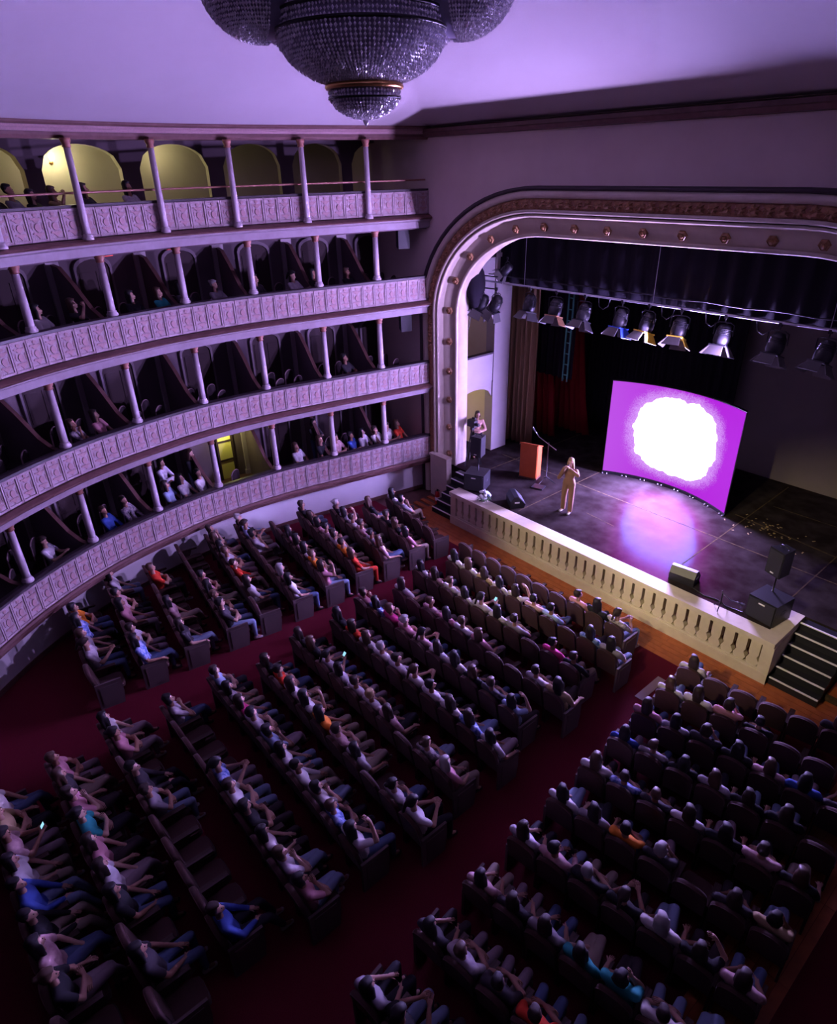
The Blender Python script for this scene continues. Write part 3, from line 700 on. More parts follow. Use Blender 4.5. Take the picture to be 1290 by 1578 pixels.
stage_light('side_spotlight', (X + .42, 14.78, 6.72), math.radians(-25), math.radians(-60), None, 'upper black spotlight hanging from the side wall bracket', 'spotlights on the side bracket', 1.1)
stage_light('side_spotlight', (X + .78, 15.0, 6.70), math.radians(-30), math.radians(-80), None, 'outer black spotlight hanging from the side wall bracket', 'spotlights on the side bracket', 1.1)
stage_light('side_spotlight', (X + .9, 15.3, 7.55), math.radians(-50), math.radians(-70), None, 'small black spotlight above the side wall bracket', 'spotlights on the side bracket', .8)

# ---- stage props
t = tag(empty('lectern', (-12.3, 14.9, STAGE), math.radians(18)), 'orange wooden lectern standing on the stage', 'lectern')
b = MB(); b.prism([(-.28, .06), (.28, .06), (.28, 1.18), (-.28, 1.18)], 'y', -.03, .0); b.build('front_panel', 'lectern', t)
for sx in (-1, 1):
    b = MB(); b.prism([(0.0, .06), (.34, .06), (.34, 1.02), (0.0, 1.16)], 'x', sx * .28 - .015, sx * .28 + .015); b.build('side_panel', 'lectern', t)
b = MB(); b.prism([(-.02, 1.17), (.38, 1.02), (.38, 1.045), (-.02, 1.2)], 'x', -.31, .31); b.build('top', 'lectern', t)
b = MB(); b.box(-.3, .3, -.02, .36, 0, .06); b.build('base', 'brown', t)
b = MB(); b.box(.25, .62, .02, .32, 0, .04); o = tag(b.build('stage_box', 'black'), 'flat black box on the stage floor beside the lectern', 'box'); o.location = (-12.0, 14.35, STAGE); o.rotation_euler = (0, 0, .3)
def tripod_stand(name, loc, rz, h, boom, lab, legs=.3):
    t = tag(empty(name, loc, rz), lab, 'microphone stand')
    b = MB(); b.tube([(0, 0, .12), (0, 0, h)], .014, 8); b.build('pole', 'blackmetal', t)
    for k in range(3):
        a = 2 * PI * k / 3 + .4; b = MB(); b.tube([(0, 0, .2), (legs * math.cos(a), legs * math.sin(a), .015)], .012, 6); b.build('leg', 'steel' if boom is None else 'blackmetal', t)
    if boom:
        b = MB(); b.tube(boom, .013, 6); bo = b.build('boom', 'steel', t)
        b = MB(); p = Vector(boom[0]); q = Vector(boom[1]); d = (p - q).normalized(); b.tube([p - d * .02, p + d * .07, p + d * .1, p + d * .16], [.018, .02, .034, .03], 8); b.build('microphone', 'steel', bo)
    return t
tripod_stand('microphone_stand', (-11.72, 15.1, STAGE), 0, 1.35, [(-.62, .1, 1.5), (-.45, .08, 1.38), (.35, -.06, 1.22)], 'boom microphone stand behind the orange lectern')
tripod_stand('microphone_stand', (-4.8, 12.74, STAGE + .012), 0.3, .42, [(.34, .3, .1), (.18, .16, .2), (0, 0, .42), (-.02, -.02, .5)], 'short folded microphone stand on the stage edge by the subwoofer', .16)
def subwoofer(loc, rz, lab, h=.56):
    t = tag(empty('subwoofer', loc, rz), lab, 'loudspeaker')
    b = MB(); b.box(-.32, .32, -.30, .34, .03, h); b.build('cabinet', 'black', t)
    b = MB(); b.box(-.29, .29, -.325, -.30, .06, h - .03); b.build('grille', 'grille', t)
    for x in (-.26, .26):
        for y in (-.24, .28):
            b = MB(); b.lathe([(.03, 0), (.03, .03)], 8, c=(x, y, 0)); b.build('foot', 'blackmetal', t)
    b = MB(); b.box(-.07, .07, -.335, -.324, h - .11, h - .08); b.build('badge', 'white', t)
    b = MB(); b.box(.318, .326, -.08, .1, h * .45, h * .62); b.build('side_handle', 'grille', t)
    return t
def top_speaker(loc, rz, base, lab, h=.62):
    t = tag(empty('pole_loudspeaker', loc, rz), lab, 'loudspeaker')
    b = MB(); b.tube([(0, 0, 0), (0, 0, base)], .019, 10); b.build('pole', 'blackmetal', t)
    b = MB(); b.prism([(-.19, -.17), (.19, -.17), (.13, .18), (-.13, .18)], 'z', base, base + h); b.build('cabinet', 'black', t)
    b = MB(); b.box(-.17, .17, -.185, -.17, base + .03, base + h - .03); b.build('grille', 'grille', t)
    b = MB(); b.box(-.04, .04, -.195, -.184, base + .06, base + .085); b.build('badge', 'white', t)
    b = MB(); b.tube([(-.1, .02, base + h), (-.09, .02, base + h + .05), (.09, .02, base + h + .05), (.1, .02, base + h)], .014, 6); b.build('handle', 'black', t)
    return t
subwoofer((-12.92, 13.22, STAGE), math.radians(25), 'black subwoofer on stage left beside the steps and flowers')
top_speaker((-12.95, 13.3, STAGE + .56), math.radians(12), .52, 'black loudspeaker on a pole above the left subwoofer')
subwoofer((-3.98, 13.22, STAGE), math.radians(-8), 'black subwoofer at the right corner of the stage by the steps')
top_speaker((-4.05, 13.42, STAGE + .56), math.radians(-20), .46, 'black loudspeaker on a pole above the right subwoofer')
def wedge(loc, rz, lab):
    t = tag(empty('stage_monitor', loc, rz), lab, 'stage monitor')
    b = MB(); b.prism([(-.2, 0), (.2, 0), (.24, .12), (.02, .36), (-.1, .36), (-.2, .2)], 'x', -.30, .30); b.build('cabinet', 'black', t)
    p0, p1 = Vector((0, .235, .125)), Vector((0, .03, .352)); n = Vector((0, .227, .205)).normalized() * .012
    b = MB(); v = []
    for e in (0, 1):
        for x, p in ((-.27, p0), (.27, p0), (.27, p1), (-.27, p1)): v.append((x, p.y + n.y * e, p.z + n.z * e))
    b.add(v, [(0, 3, 2, 1), (4, 5, 6, 7), (0, 1, 5, 4), (1, 2, 6, 5), (2, 3, 7, 6), (3, 0, 4, 7)]); b.build('grille', 'grille', t)
    b = MB(); b.box(.296, .306, -.08, .06, .16, .2); b.build('handle', 'white', t)
    return t
wedge((-11.38, 13.28, STAGE), math.radians(-35), 'black wedge monitor on the stage edge by the flowers')
wedge((-5.95, 13.25, STAGE), math.radians(8), 'black wedge monitor in front of the glowing screen')
b = MB(); b.tube([(-5.7, 13.1, STAGE + .01), (-5.3, 12.98, STAGE + .01), (-5.0, 13.05, STAGE + .01), (-4.75, 12.95, STAGE + .01), (-4.4, 13.0, STAGE + .01)], .012, 6); tag(b.build('speaker_cable', 'black'), 'thin black cable from wedge monitor along the stage edge', 'cable')
# flower arrangement on the coping
t = tag(empty('flower_arrangement', (-12.12, 12.72, STAGE + .013)), 'white and blue flower arrangement on the stage coping', 'flowers')
b = MB(); b.lathe([(.07, 0), (.09, .05), (.11, .1), (.1, .12)], 12); b.build('bowl', 'white', t)
fm = [mat('petal_white', (.75, .75, .72), .7), mat('petal_blue', (.35, .5, .75), .7)]; leafm = mat('leaf_green', (.08, .18, .06), .7)
rr = random.Random(11); fms = []
for m in fm:
    b = MB(); b.lathe([(.01, -.02), (.045, .0), (.055, .02), (.035, .045), (.005, .05)], 8); fms.append(b.mesh('blossom', m))
for k in range(26):
    a = rr.uniform(0, 2 * PI); e = rr.uniform(.05, 1.35); r = .17
    o = link('blossom', fms[k % 3 == 0], t, (r * math.cos(a) * math.cos(e) * 1.1, r * math.sin(a) * math.cos(e), .12 + r * math.sin(e)))
    o.rotation_euler = (rr.uniform(-.4, .4), rr.uniform(-.4, .4), 0)
for k in range(3):
    b = MB(); b.tube([(0, 0, .2), (.01 * k, .02, .3), (.02 * k - .02, .03, .38)], [.01, .02, .004], 6); b.build('bud', fm[0], t)
b = MB()
for k in range(14):
    a = 2 * PI * k / 14; b.add([(.06 * math.cos(a), .06 * math.sin(a), .1), (.19 * math.cos(a - .15), .19 * math.sin(a - .15), .12), (.25 * math.cos(a), .25 * math.sin(a), .07), (.19 * math.cos(a + .15), .19 * math.sin(a + .15), .12)], [(0, 1, 2, 3)])
b.build('foliage', leafm, t)
def extinguisher(loc, lab, s=1):
    t = tag(empty('fire_extinguisher', loc), lab, 'fire extinguisher'); t.scale = (s, s, s)
    b = MB(); b.lathe([(.07, 0), (.08, .02), (.08, .38), (.06, .45), (.025, .48)], 14); b.build('cylinder', 'red', t)
    b = MB(); b.lathe([(.025, .48), (.03, .52)], 8); b.box(-.02, .1, -.012, .012, .52, .55); b.build('valve', 'blackmetal', t)
    b = MB(); b.tube([(-.03, 0, .5), (-.1, 0, .46), (-.11, 0, .2), (-.09, 0, .08)], .012, 6); b.build('hose', 'black', t)
    b = MB(); b.lathe([(.082, .16), (.082, .28)], 14); b.build('label_band', 'white', t)
extinguisher((-2.2, 13.2, 0.15), 'red fire extinguisher beside the right stage steps', 1.15)
b = MB(); b.box(-2.40, -1.6, 12.95, 13.6, 0.01, .15); b.box(-2.40, -1.6, 12.90, 12.95, .01, .16, 1); tag(b.build('low_platform', ['wood', 'tape']), 'low wooden platform with yellow edge right of the steps', 'platform')
extinguisher((-14.52, 13.0, 0.01), 'red fire extinguisher on the floor by the left arch foot', 1.0)
b = MB(); b.box(-.09, .09, -.45, .45, 0, .012); o = tag(b.build('floor_mat', mat('pale_mat', (.34, .24, .27), .5)), 'narrow pale strip on the aisle carpet near the front seats', 'mat'); o.location = (-4.98, 10.55, .0)
# wall loudspeakers at the stage end of the second and third balconies
for ti, nm in ((2, 'third'), (1, 'second')):
    p, nn = on(.55, .55, TIERS[ti]['rail'] + .78 if ti == 2 else TIERS[ti]['rail'] + .95)
    t = tag(empty('hanging_loudspeaker', p, math.radians(-30)), f'black loudspeaker hung at the stage end of the {nm} balcony', 'loudspeaker')
    b = MB(); b.prism([(-.2, -.18), (.2, -.18), (.14, .16), (-.14, .16)], 'z', 0, .6); b.build('cabinet', 'black', t)
    b = MB(); b.box(-.18, .18, -.195, -.18, .03, .57); b.build('grille', 'grille', t)
    b = MB(); b.tube([(0, 0, .6), (0, 0, .72)], .02, 6); b.build('bracket', 'blackmetal', t)

# ================================================================== CHANDELIER
ch = tag(empty('chandelier', (CX, CY, 10.55)), 'huge tiered crystal chandelier hanging under the pale ceiling', 'chandelier')
def strands(name, prof, n, c=(0, 0), a0=0, a1=2 * PI, size=.02, gap=.046, seed=0):
    """bead strings hung down a bowl profile [(r,z)]"""
    r_ = random.Random(seed); b = MB(); L = [0]
    for p, q in zip(prof, prof[1:]): L.append(L[-1] + math.hypot(q[0] - p[0], q[1] - p[1]))
    nb = int(L[-1] / gap)
    for k in range(n):
        a = a0 + (a1 - a0) * (k + .5) / n; ca, sa = math.cos(a), math.sin(a)
        for j in range(nb):
            l = L[-1] * (j + .5) / nb; i = 0
            while L[i + 1] < l: i += 1
            t = (l - L[i]) / (L[i + 1] - L[i]); r = prof[i][0] + (prof[i + 1][0] - prof[i][0]) * t + r_.uniform(-.008, .008); z = prof[i][1] + (prof[i + 1][1] - prof[i][1]) * t
            x, y = c[0] + r * ca, c[1] + r * sa; s = size * r_.uniform(.7, 1.15); g = r_.uniform(0, PI); cg, sg = s * math.cos(g), s * math.sin(g)
            b.add([(x + cg, y + sg, z), (x - sg, y + cg, z), (x - cg, y - sg, z), (x + sg, y - cg, z), (x, y, z + s * 1.25), (x, y, z - s * 1.25)],
                  [(0, 1, 4), (1, 2, 4), (2, 3, 4), (3, 0, 4), (1, 0, 5), (2, 1, 5), (3, 2, 5), (0, 3, 5)])
    return tag(b.build(name, 'crystal', ch), kind='stuff')
def bowl(rt, zt, zb, rb=.04, n=9, p=.5):
    return [(rb + (rt - rb) * math.sin(PI / 2 * k / n) ** 1.0, zb + (zt - zb) * (1 - math.cos(PI / 2 * k / n)) ** (1.0)) for k in range(n + 1)]
low = bowl(.46, .34, .04); strands('crystal_strings', low, 60, seed=1, size=.02)
mid = [(.44, .42), (.62, .47), (.80, .56), (.94, .68), (1.03, .82), (1.06, .95)]; strands('crystal_strings', mid, 120, seed=2)
up1 = [(1.02, .96), (1.03, 1.12)]; strands('crystal_strings', up1, 130, seed=3); up2 = [(.98, 1.14), (.96, 1.30)]; strands('crystal_strings', up2, 120, seed=4)
up3 = [(1.0, 1.32), (1.1, 1.6), (1.2, 1.9)]; strands('crystal_strings', up3, 90, seed=9)
va = math.atan2(-CY, -CX)
for k, da in enumerate((88, -88, 142, -142, 180)):
    a = va + math.radians(da); c = (1.22 * math.cos(a), 1.22 * math.sin(a))
    strands('crystal_strings', bowl(.72, 1.55, .86, .06, 8), 60, c, a - 1.9, a + 1.9, .021, .05, 20 + k)
    b = MB(); b.lathe([(r * .95, z + .02) for r, z in bowl(.72, 1.55, .86, .06, 8)], 20, c=(c[0], c[1], 0)); b.build('lobe_basket', 'crystalcore', ch)
b = MB(); b.lathe([(r * .94, z + .02) for r, z in low], 20); b.lathe([(r * .96, z + .01) for r, z in mid] + [(.98, 1.1), (.92, 1.3), (.96, 1.5)], 32); b.build('inner_basket', 'crystalcore', ch)
def ring(r, z, t, m, nm='metal_ring'):
    b = MB(); n = 40; b.tube([(r * math.cos(2 * PI * i / n), r * math.sin(2 * PI * i / n), z) for i in range(n + 1)], t, 8, cap=False); b.build(nm, m, ch)
ring(.47, .38, .035, 'brass'); ring(1.06, .955, .022, 'blackmetal'); ring(1.03, 1.13, .022, 'blackmetal'); ring(.98, 1.31, .022, 'blackmetal'); ring(.46, .25, .012, 'blackmetal'); ring(1.92, 1.55, .02, 'blackmetal')
b = MB(); b.lathe([(.002, -.06), (.03, -.02), (.045, .01), (.02, .04), (.05, .07), (.01, .1)], 10); b.build('finial', 'crystal', ch)
b = MB(); b.tube([(0, 0, 1.2), (0, 0, 4.6 - 1.0)], .04, 8); b.build('stem', 'brass', ch)
b = MB(); b.lathe([(.05, 3.25), (.3, 3.4), (.35, 3.6)], 20); b.build('ceiling_rose', 'brass', ch)

# ================================================================== SEATS
def seat_meshes():
    d = {}
    # backrest: arched padded board, y is thickness (front +y)
    n = 12; wd = .24; top = []
    for k in range(n + 1):
        t = PI * k / n; top.append((wd * math.cos(t), .83 + .17 * math.sin(t) ** .8))
    poly = [(wd, .40)] + top + [(-wd, .40)]
    def pad(sc, y, lean=.20): return [(x * sc, y - lean * (z - .4), .40 + (z - .40) * (1 - (1 - sc) * .5) + (1 - sc) * .05) for x, z in poly]
    b = MB(); r = [pad(.97, -.075), pad(1, -.06), pad(1, -.02), pad(.95, .01), pad(.80, .025)]
    b.grid(r, close=True); m = len(poly); b.f += [tuple(range(m)), tuple(range(len(b.v) - m, len(b.v)))[::-1]]; b.m += [0, 0]; b.sm += [False, False]
    b.v = [(x, y - .20, z) for x, y, z in b.v]; d['backrest'] = b.mesh('backrest', 'seat')
    b = MB()
    def cu(s, z): return [(x * s, y * s + .03, z) for x, y in ((-.215, -.23), (-.23, .15), (-.19, .24), (-.1, .26), (.1, .26), (.19, .24), (.23, .15), (.215, -.23))]
    r = [cu(.95, .33), cu(1, .35), cu(1, .42), cu(.93, .455)]; b.grid(r, close=True); b.f += [tuple(range(8)), tuple(range(24, 32))[::-1]]; b.m += [0, 0]; b.sm += [False, False]
    d['seat_cushion'] = b.mesh('seat_cushion', 'seat')
    b = MB(); b.prism([(-.26, .60), (.17, .60), (.21, .615), (.20, .645), (-.26, .65)], 'x', -.023, .023); b.prism([(-.24, 0.0), (-.10, 0.0), (-.06, .3), (.05, .60), (-.24, .60)], 'x', -.016, .016); d['armrest'] = b.mesh('armrest', 'seatframe')
    b = MB(); b.prism([(-.30, 0.0), (.18, 0.0), (.22, .3), (.22, .64), (-.30, .64)], 'x', -.022, .022); b.prism([(-.22, .08), (.12, .08), (.15, .3), (.15, .56), (-.22, .56)], 'x', -.034, .034); d['end_panel'] = b.mesh('end_panel', 'endpanel')
    return d
SM = seat_meshes()
ORD = ['', 'first', 'second', 'third', 'fourth', 'fifth', 'sixth', 'seventh', 'eighth', 'ninth', 'tenth', 'eleventh', 'twelfth', 'thirteenth', 'fourteenth', 'fifteenth', 'sixteenth', 'seventeenth', 'eighteenth', 'nineteenth', 'twentieth', 'twenty-first', 'twenty-second', 'twenty-third', 'twenty-fourth']
SEATS = []
def add_seat(x, y, rz, lab, ends=(), group=None):
    t = tag(empty('theatre_seat', (x, y, 0), rz), lab, 'seat', group)
    link('backrest', SM['backrest'], t); link('seat_cushion', SM['seat_cushion'], t)
    for sx in (-1, 1):
        if sx in ends: link('end_panel', SM['end_panel'], t, (sx * .262, 0, 0))
        else: link('armrest', SM['armrest'], t, (sx * .2385, 0, 0))
    return t
PITCH = .525
# clothing codes, one letter per seat, '.' = empty seat; rows counted from the stage
CENTRE = [(10.72, -10.85, '.......PKF'), (9.84, -10.42, 'WWYWWPL.BG'), (8.92, -10.68, 'WPWWWWG.MK'), (8.02, -10.36, 'W.PPWP..WY'),
          (7.10, -10.70, 'PBMPPWWKKL'), (6.18, -10.36, 'KRWWWWWWBW'), (5.18, -10.45, 'KKWWWWP.FP'), (4.21, -10.15, 'KRWWOPW.WW'),
          (3.25, -10.45, 'LFMWLWWWBW'), (2.22, -10.30, 'W...BWKWWP'), (1.16, -10.65, 'WP.KG....B'), (0.18, -10.30, 'PKPTPWK.K.'), (-.80, -10.2, 'WYPWBKPK..')]
LEFT = [(10.60, 5, 'WG...'), (9.72, 5, 'K.KKP'), (8.84, 6, 'KWWPGP'), (7.94, 7, 'KKPPWOR'), (7.03, 7, '..PPWOP'), (6.10, 8, 'KLW...PW'),
        (5.20, 8, 'KPWWR.W.'), (4.35, 8, '....PKWK'), (3.36, 7, '.R..P.K'), (2.40, 7, 'W.PP.WB'), (1.45, 6, '.OBGW.')]
RIGHT = [(10.61, 6, 'W....K'), (9.73, 6, 'WWPK..'), (8.83, 7, 'PWKKPBK'), (8.00, 7, 'BGKWKK.'), (7.08, 7, 'WBKWKPK'), (6.18, 7, 'WGOK.KY'), (5.20, 7, 'WPKKWKP'), (4.20, 7, 'PKGTTWK'), (3.22, 6, 'KWKRKW'), (2.15, 5, 'GKBWY')]
PEOPLE = []   # (x, y, z, rz, code, label, empties)
CN = dict(W='white top', K='black top', P='pink top', M='magenta top', O='orange top', R='red top', B='blue top', L='light blue top', G='grey top', T='teal top', Y='tan top', F='patterned top')
def who(code, place): return f'person in a {CN[code]}, {place}'
for ri, (ty, x0, occ) in enumerate(CENTRE):
    for k, c in enumerate(occ):
        x, y = x0 + k * PITCH, ty + .32
        place = f'{ORD[k + 1]} seat from left aisle, {ORD[ri + 1]} row of centre block'
        add_seat(x, y, 0, f'brown velvet {place}', [-1] if k == 0 else ([1] if k == 9 else []), 'centre block seats')
        if c != '.': PEOPLE.append((x, y, 0, 0, c, who(c, place)))
for ri, (ty, n, occ) in enumerate(LEFT):
    a = math.radians(-8); xe = -12.22 - .03 * ri
    for k in range(n):            # k = 0 at the wall
        d = (n - 1 - k) * PITCH; x, y = xe - d * math.cos(a), ty + d * math.sin(-a) + .32
        place = f'{ORD[n - k]} seat from the aisle, {ORD[ri + 1]} row of left block'
        add_seat(x, y, a, f'brown velvet {place}', [1] if k == n - 1 else [], 'left block seats')
        c = occ[k] if k < len(occ) else '.'
        if c != '.': PEOPLE.append((x, y, 0, a, c, who(c, place)))
for ri, (ty, n, occ) in enumerate(RIGHT):
    a = math.radians(8.5); xs = -4.32 + .05 * ri
    for k in range(n):
        x, y = xs + k * PITCH * math.cos(a), ty + k * PITCH * math.sin(a) + .32
        place = f'{ORD[k + 1]} seat from the aisle, {ORD[ri + 1]} row of right block'
        add_seat(x, y, a, f'brown velvet {place}', [-1] if k == 0 else ([1] if (ri == 0 and k == n - 1) else []), 'right block seats')
        c = occ[k] if k < len(occ) else '.'
        if c != '.': PEOPLE.append((x, y, 0, a, c, who(c, place)))

# ---- gallery chairs
b = MB(); rows = []
pc = [(.21, .42)] + [(.21 * math.cos(PI * k / 10), .80 + .12 * math.sin(PI * k / 10)) for k in range(11)] + [(-.21, .42)]
b.prism(pc, 'y', -.26, -.22, 0); CB = b.mesh('backrest', 'chair')
b = MB(); b.tube([(x, -.24, z) for x, z in pc], .02, 6); CR = b.mesh('rim', 'chairrim')
b = MB(); b.prism([(-.2, -.22), (.2, -.22), (.22, .2), (-.22, .2)], 'z', .40, .46, 0); CSM = b.mesh('seat', 'chair')
CL = []
for sx in (-1, 1):
    for y in (-.2, .17):
        b = MB(); b.tube([(sx * .19, y, .41), (sx * .2, y * 1.1, 0.0)], .016, 6); CL.append(b.mesh('leg', 'chair'))
def gallery_chair(s, off, ti, lab):
    fz = TIERS[ti]['rail'] - .92; p, nn = on(s, off, fz)
    face = math.atan2(-nn.y, -nn.x) - PI / 2 + math.radians(38)
    t = tag(empty('gallery_chair', p, face), lab, 'chair', 'balcony chairs')
    bk = link('backrest', CB, t); link('rim', CR, bk); link('seat', CSM, t)
    for m in CL: link('leg', m, t)
    return p, face
# people in the galleries: (tier, arc length, code, pose) ; seated on their own chair or standing
GAL = [(3, 10.3, 'K', 0), (3, 10.0, 'G', 1), (3, 9.63, 'K', 0), (3, 9.17, 'Y', 2), (3, 8.48, 'K', 1), (3, 7.56, 'W', 2),
       (2, 10.13, 'W', 1), (2, 9.35, 'K', 2), (2, 8.0, 'K', 0), (2, 7.35, 'T', 2), (2, 6.79, 'K', 1), (2, 5.97, 'G', 1), (2, 4.86, 'K', 0), (2, 3.82, 'W', 3), (2, 3.18, 'K', 2), (2, 2.14, 'K', 0),
       (1, 10.1, 'F', 0), (1, 9.5, 'P', 1), (1, 2.39, 'K', 0),
       (0, 11.49, 'W', 1), (0, 9.92, 'B', 0), (0, 9.35, 'F', 1), (0, 8.15, 'L', 1), (0, 7.72, 'W', 0), (0, 7.25, 'W', 2), (0, 4.28, 'W', 0), (0, 3.46, 'K', 1), (0, 2.95, 'P', 0), (0, 2.39, 'B', 1), (0, 1.98, 'W', 0), (0, 1.52, 'W', 2), (0, 1.1, 'W', 1), (0, .66, 'R', 1)]
STAND = [(0, 8.0, 1.6, 'W'), (0, 7.25, 1.6, 'K'), (0, 3.5, 1.7, 'K')]
tn = ['lowest', 'second', 'third', 'top']
cnt = {}
for (ti, s, c, v) in sorted(GAL, key=lambda g: (g[0], g[1])):
    cnt[ti] = cnt.get(ti, 0) + 1
    p, a = gallery_chair(s, .72, ti, f'dark round-backed chair, {ORD[cnt[ti]]} occupied one from the stage in {tn[ti]} balcony')
    PEOPLE.append((p.x, p.y, p.z, a, c, f'person in a {CN[c]} seated {ORD[cnt[ti]]} from the stage at {tn[ti]} balcony rail'))
for k, (ti, s, off, c) in enumerate(STAND):
    p, nn = on(s, off, TIERS[ti]['rail'] - .92)
    PEOPLE.append((p.x, p.y, p.z, math.atan2(-nn.y, -nn.x) - PI / 2 + math.radians(35), c + 's', f'person in a {CN[c]} standing {["nearest", "second", "alone"][k]} {["left of", "close beside", "right of"][k]} the lit doorway, lowest balcony'))
used = [(g[0], g[1]) for g in GAL]; ec = {}
for ti in range(3):
    s = .62
    while s < 12.8:
        for off in (.72, 1.5):
            if min(abs(s - c) for c in COLS) < .3: continue
            if off < 1 and any(t == ti and abs(s - u) < .48 for t, u in used): continue
            if off > 1 and (ti == 0 and (3.0 < s < 8.6)): continue
            ec[(ti, off)] = ec.get((ti, off), 0) + 1
            k = ec[(ti, off)]
            num = ORD[k]
            gallery_chair(s, off, ti, f'empty dark round-backed chair, {num} from the stage in {"front" if off < 1 else "rear"} row of {tn[ti]} balcony')
        s += .56

# ================================================================== PEOPLE
TMP = bpy.data.scenes.new('workbench')
def tmp_dg():
    with bpy.context.temp_override(scene=TMP, view_layer=TMP.view_layers[0]): return bpy.context.evaluated_depsgraph_get()
def ico(c, r, sub=1):
    bm = bmesh.new(); bmesh.ops.create_icosphere(bm, subdivisions=sub, radius=r); v = [Vector(c) + p.co for p in bm.verts]; bm.free(); return v
ICO1 = ico((0, 0, 0), 1, 2); ICO0 = ico((0, 0, 0), 1, 1)
def hull_into(bm, balls, fine=True):
    t = bmesh.new()
    for c, r in balls:
        rr = r if isinstance(r, (tuple, list)) else (r, r, r)
        for p in (ICO1 if fine else ICO0): t.verts.new((c[0] + p.x * rr[0], c[1] + p.y * rr[1], c[2] + p.z * rr[2]))
    res = bmesh.ops.convex_hull(t, input=t.verts)
    junk = [g for g in res['geom_interior'] if isinstance(g, bmesh.types.BMVert)]
    bmesh.ops.delete(t, geom=list(set(junk)), context='VERTS')
    loose = [v for v in t.verts if not v.link_faces]
    bmesh.ops.delete(t, geom=loose, context='VERTS')
    me = bpy.data.meshes.new('tmp'); t.to_mesh(me); t.free(); bm.from_mesh(me); bpy.data.meshes.remove(me)
def sculpt(name, hulls, voxel, faces, mats, extra=None, smooth=2):
    bm = bmesh.new()
    for h in hulls: hull_into(bm, h)
    me = bpy.data.meshes.new(name); bm.to_mesh(me); bm.free()
    ob = bpy.data.objects.new('tmp', me); TMP.collection.objects.link(ob)
    r = ob.modifiers.new('r', 'REMESH'); r.mode = 'VOXEL'; r.voxel_size = voxel
    if smooth: s = ob.modifiers.new('s', 'SMOOTH'); s.iterations = smooth; s.factor = .5
    dg = tmp_dg(); n = len(ob.evaluated_get(dg).data.polygons)
    d = ob.modifiers.new('d', 'DECIMATE'); d.ratio = min(1, faces / max(1, n * 2))
    dg = tmp_dg()
    out = bpy.data.meshes.new_from_object(ob.evaluated_get(dg)); out.name = name
    bpy.data.objects.remove(ob); bpy.data.meshes.remove(me)
    out.materials.clear()
    if extra:
        bm = bmesh.new(); bm.from_mesh(out)
        for h, mi in extra:
            k = len(bm.faces); hull_into(bm, h, False); bm.faces.ensure_lookup_table()
            for f in bm.faces[k:]: f.material_index = mi
        bm.to_mesh(out); bm.free()
    for m in mats: out.materials.append(m)
    out.polygons.foreach_set('use_smooth', [True] * len(out.polygons)); out.update()
    return out
M['skin'] = mat('skin', (.42, .24, .17), .55); M['eye'] = mat('eye_dark', (.02, .015, .015), .3); M['lip'] = mat('lips', (.30, .09, .08), .5)
SKINS = [mat('skin_fair', (.50, .31, .23), .55), M['skin'], mat('skin_tan', (.34, .18, .12), .55)]
HAIRS = [mat('hair_black', (.012, .010, .012), .65), mat('hair_dark_brown', (.03, .018, .014), .65), mat('hair_brown', (.08, .045, .03), .5), mat('hair_grey', (.38, .36, .36), .6), mat('hair_blonde', (.42, .30, .16), .5)]
def cloth(n, c, pat=None): return mat('cloth_' + n, tuple(v * .88 for v in c), .85, spec=.2, noise=pat)
TOPS = dict(W=[cloth('white', (.78, .76, .78)), cloth('white_print', (.74, .72, .74), (14, 1, (.45, .4, .48))), cloth('offwhite', (.66, .62, .6))],
            K=[cloth('black', (.02, .02, .025)), cloth('charcoal', (.05, .045, .055))], P=[cloth('pink', (.62, .30, .36)), cloth('rose', (.55, .33, .36), (12, 1, (.7, .5, .5)))],
            M=[cloth('magenta', (.75, .07, .30))], O=[cloth('orange', (.80, .25, .03))], R=[cloth('red', (.72, .06, .03))], B=[cloth('blue', (.05, .10, .40)), cloth('blue_print', (.06, .14, .5), (16, 1, (.5, .6, .9)))],
            L=[cloth('light_blue', (.40, .52, .75))], G=[cloth('grey', (.32, .30, .33))], T=[cloth('teal', (.03, .32, .33))], Y=[cloth('tan', (.48, .36, .20))], F=[cloth('floral', (.55, .48, .50), (18, 1, (.05, .05, .1)))])
BOTTOMS = [cloth('denim', (.10, .15, .27)), cloth('dark_trouser', (.03, .03, .04)), cloth('beige_trouser', (.38, .31, .25)), cloth('pale_denim', (.24, .32, .46)), cloth('dark_trouser2', (.045, .035, .04)), cloth('mauve_skirt', (.32, .25, .28))]
SHOES = [cloth('shoe_dark', (.03, .025, .025)), cloth('shoe_white', (.6, .58, .58))]
ARMS = {  # elbow, wrist, hand direction for right arm (x>0) and left arm (x<0)
    'lap': [((.255, -.02, .74), (.13, .19, .61), (-.03, .08, -.02)), ((-.255, -.02, .74), (-.11, .20, .61), (.04, .08, -.02))],
    'cross': [((.24, .05, .78), (-.03, .15, .80), (-.08, -.02, .02)), ((-.24, .05, .78), (.03, .17, .74), (.08, -.02, .02))],
    'chin': [((.19, .13, .74), (.07, .07, 1.03), (-.02, .0, .085)), ((-.24, .02, .74), (.04, .16, .70), (.08, .0, .0))],
    'phone': [((.24, .04, .76), (.075, .25, .86), (-.035, .06, .05)), ((-.24, .04, .76), (-.075, .25, .86), (.035, .06, .05))],
    'rest': [((.27, -.06, .72), (.25, .18, .68), (0, .085, -.02)), ((-.26, .0, .74), (-.10, .17, .62), (.04, .07, -.03))],
    'raise': [((.26, .10, .96), (.10, .17, 1.20), (-.05, -.02, .07)), ((-.24, .03, .75), (-.06, .20, .66), (.05, .06, -.02))]}
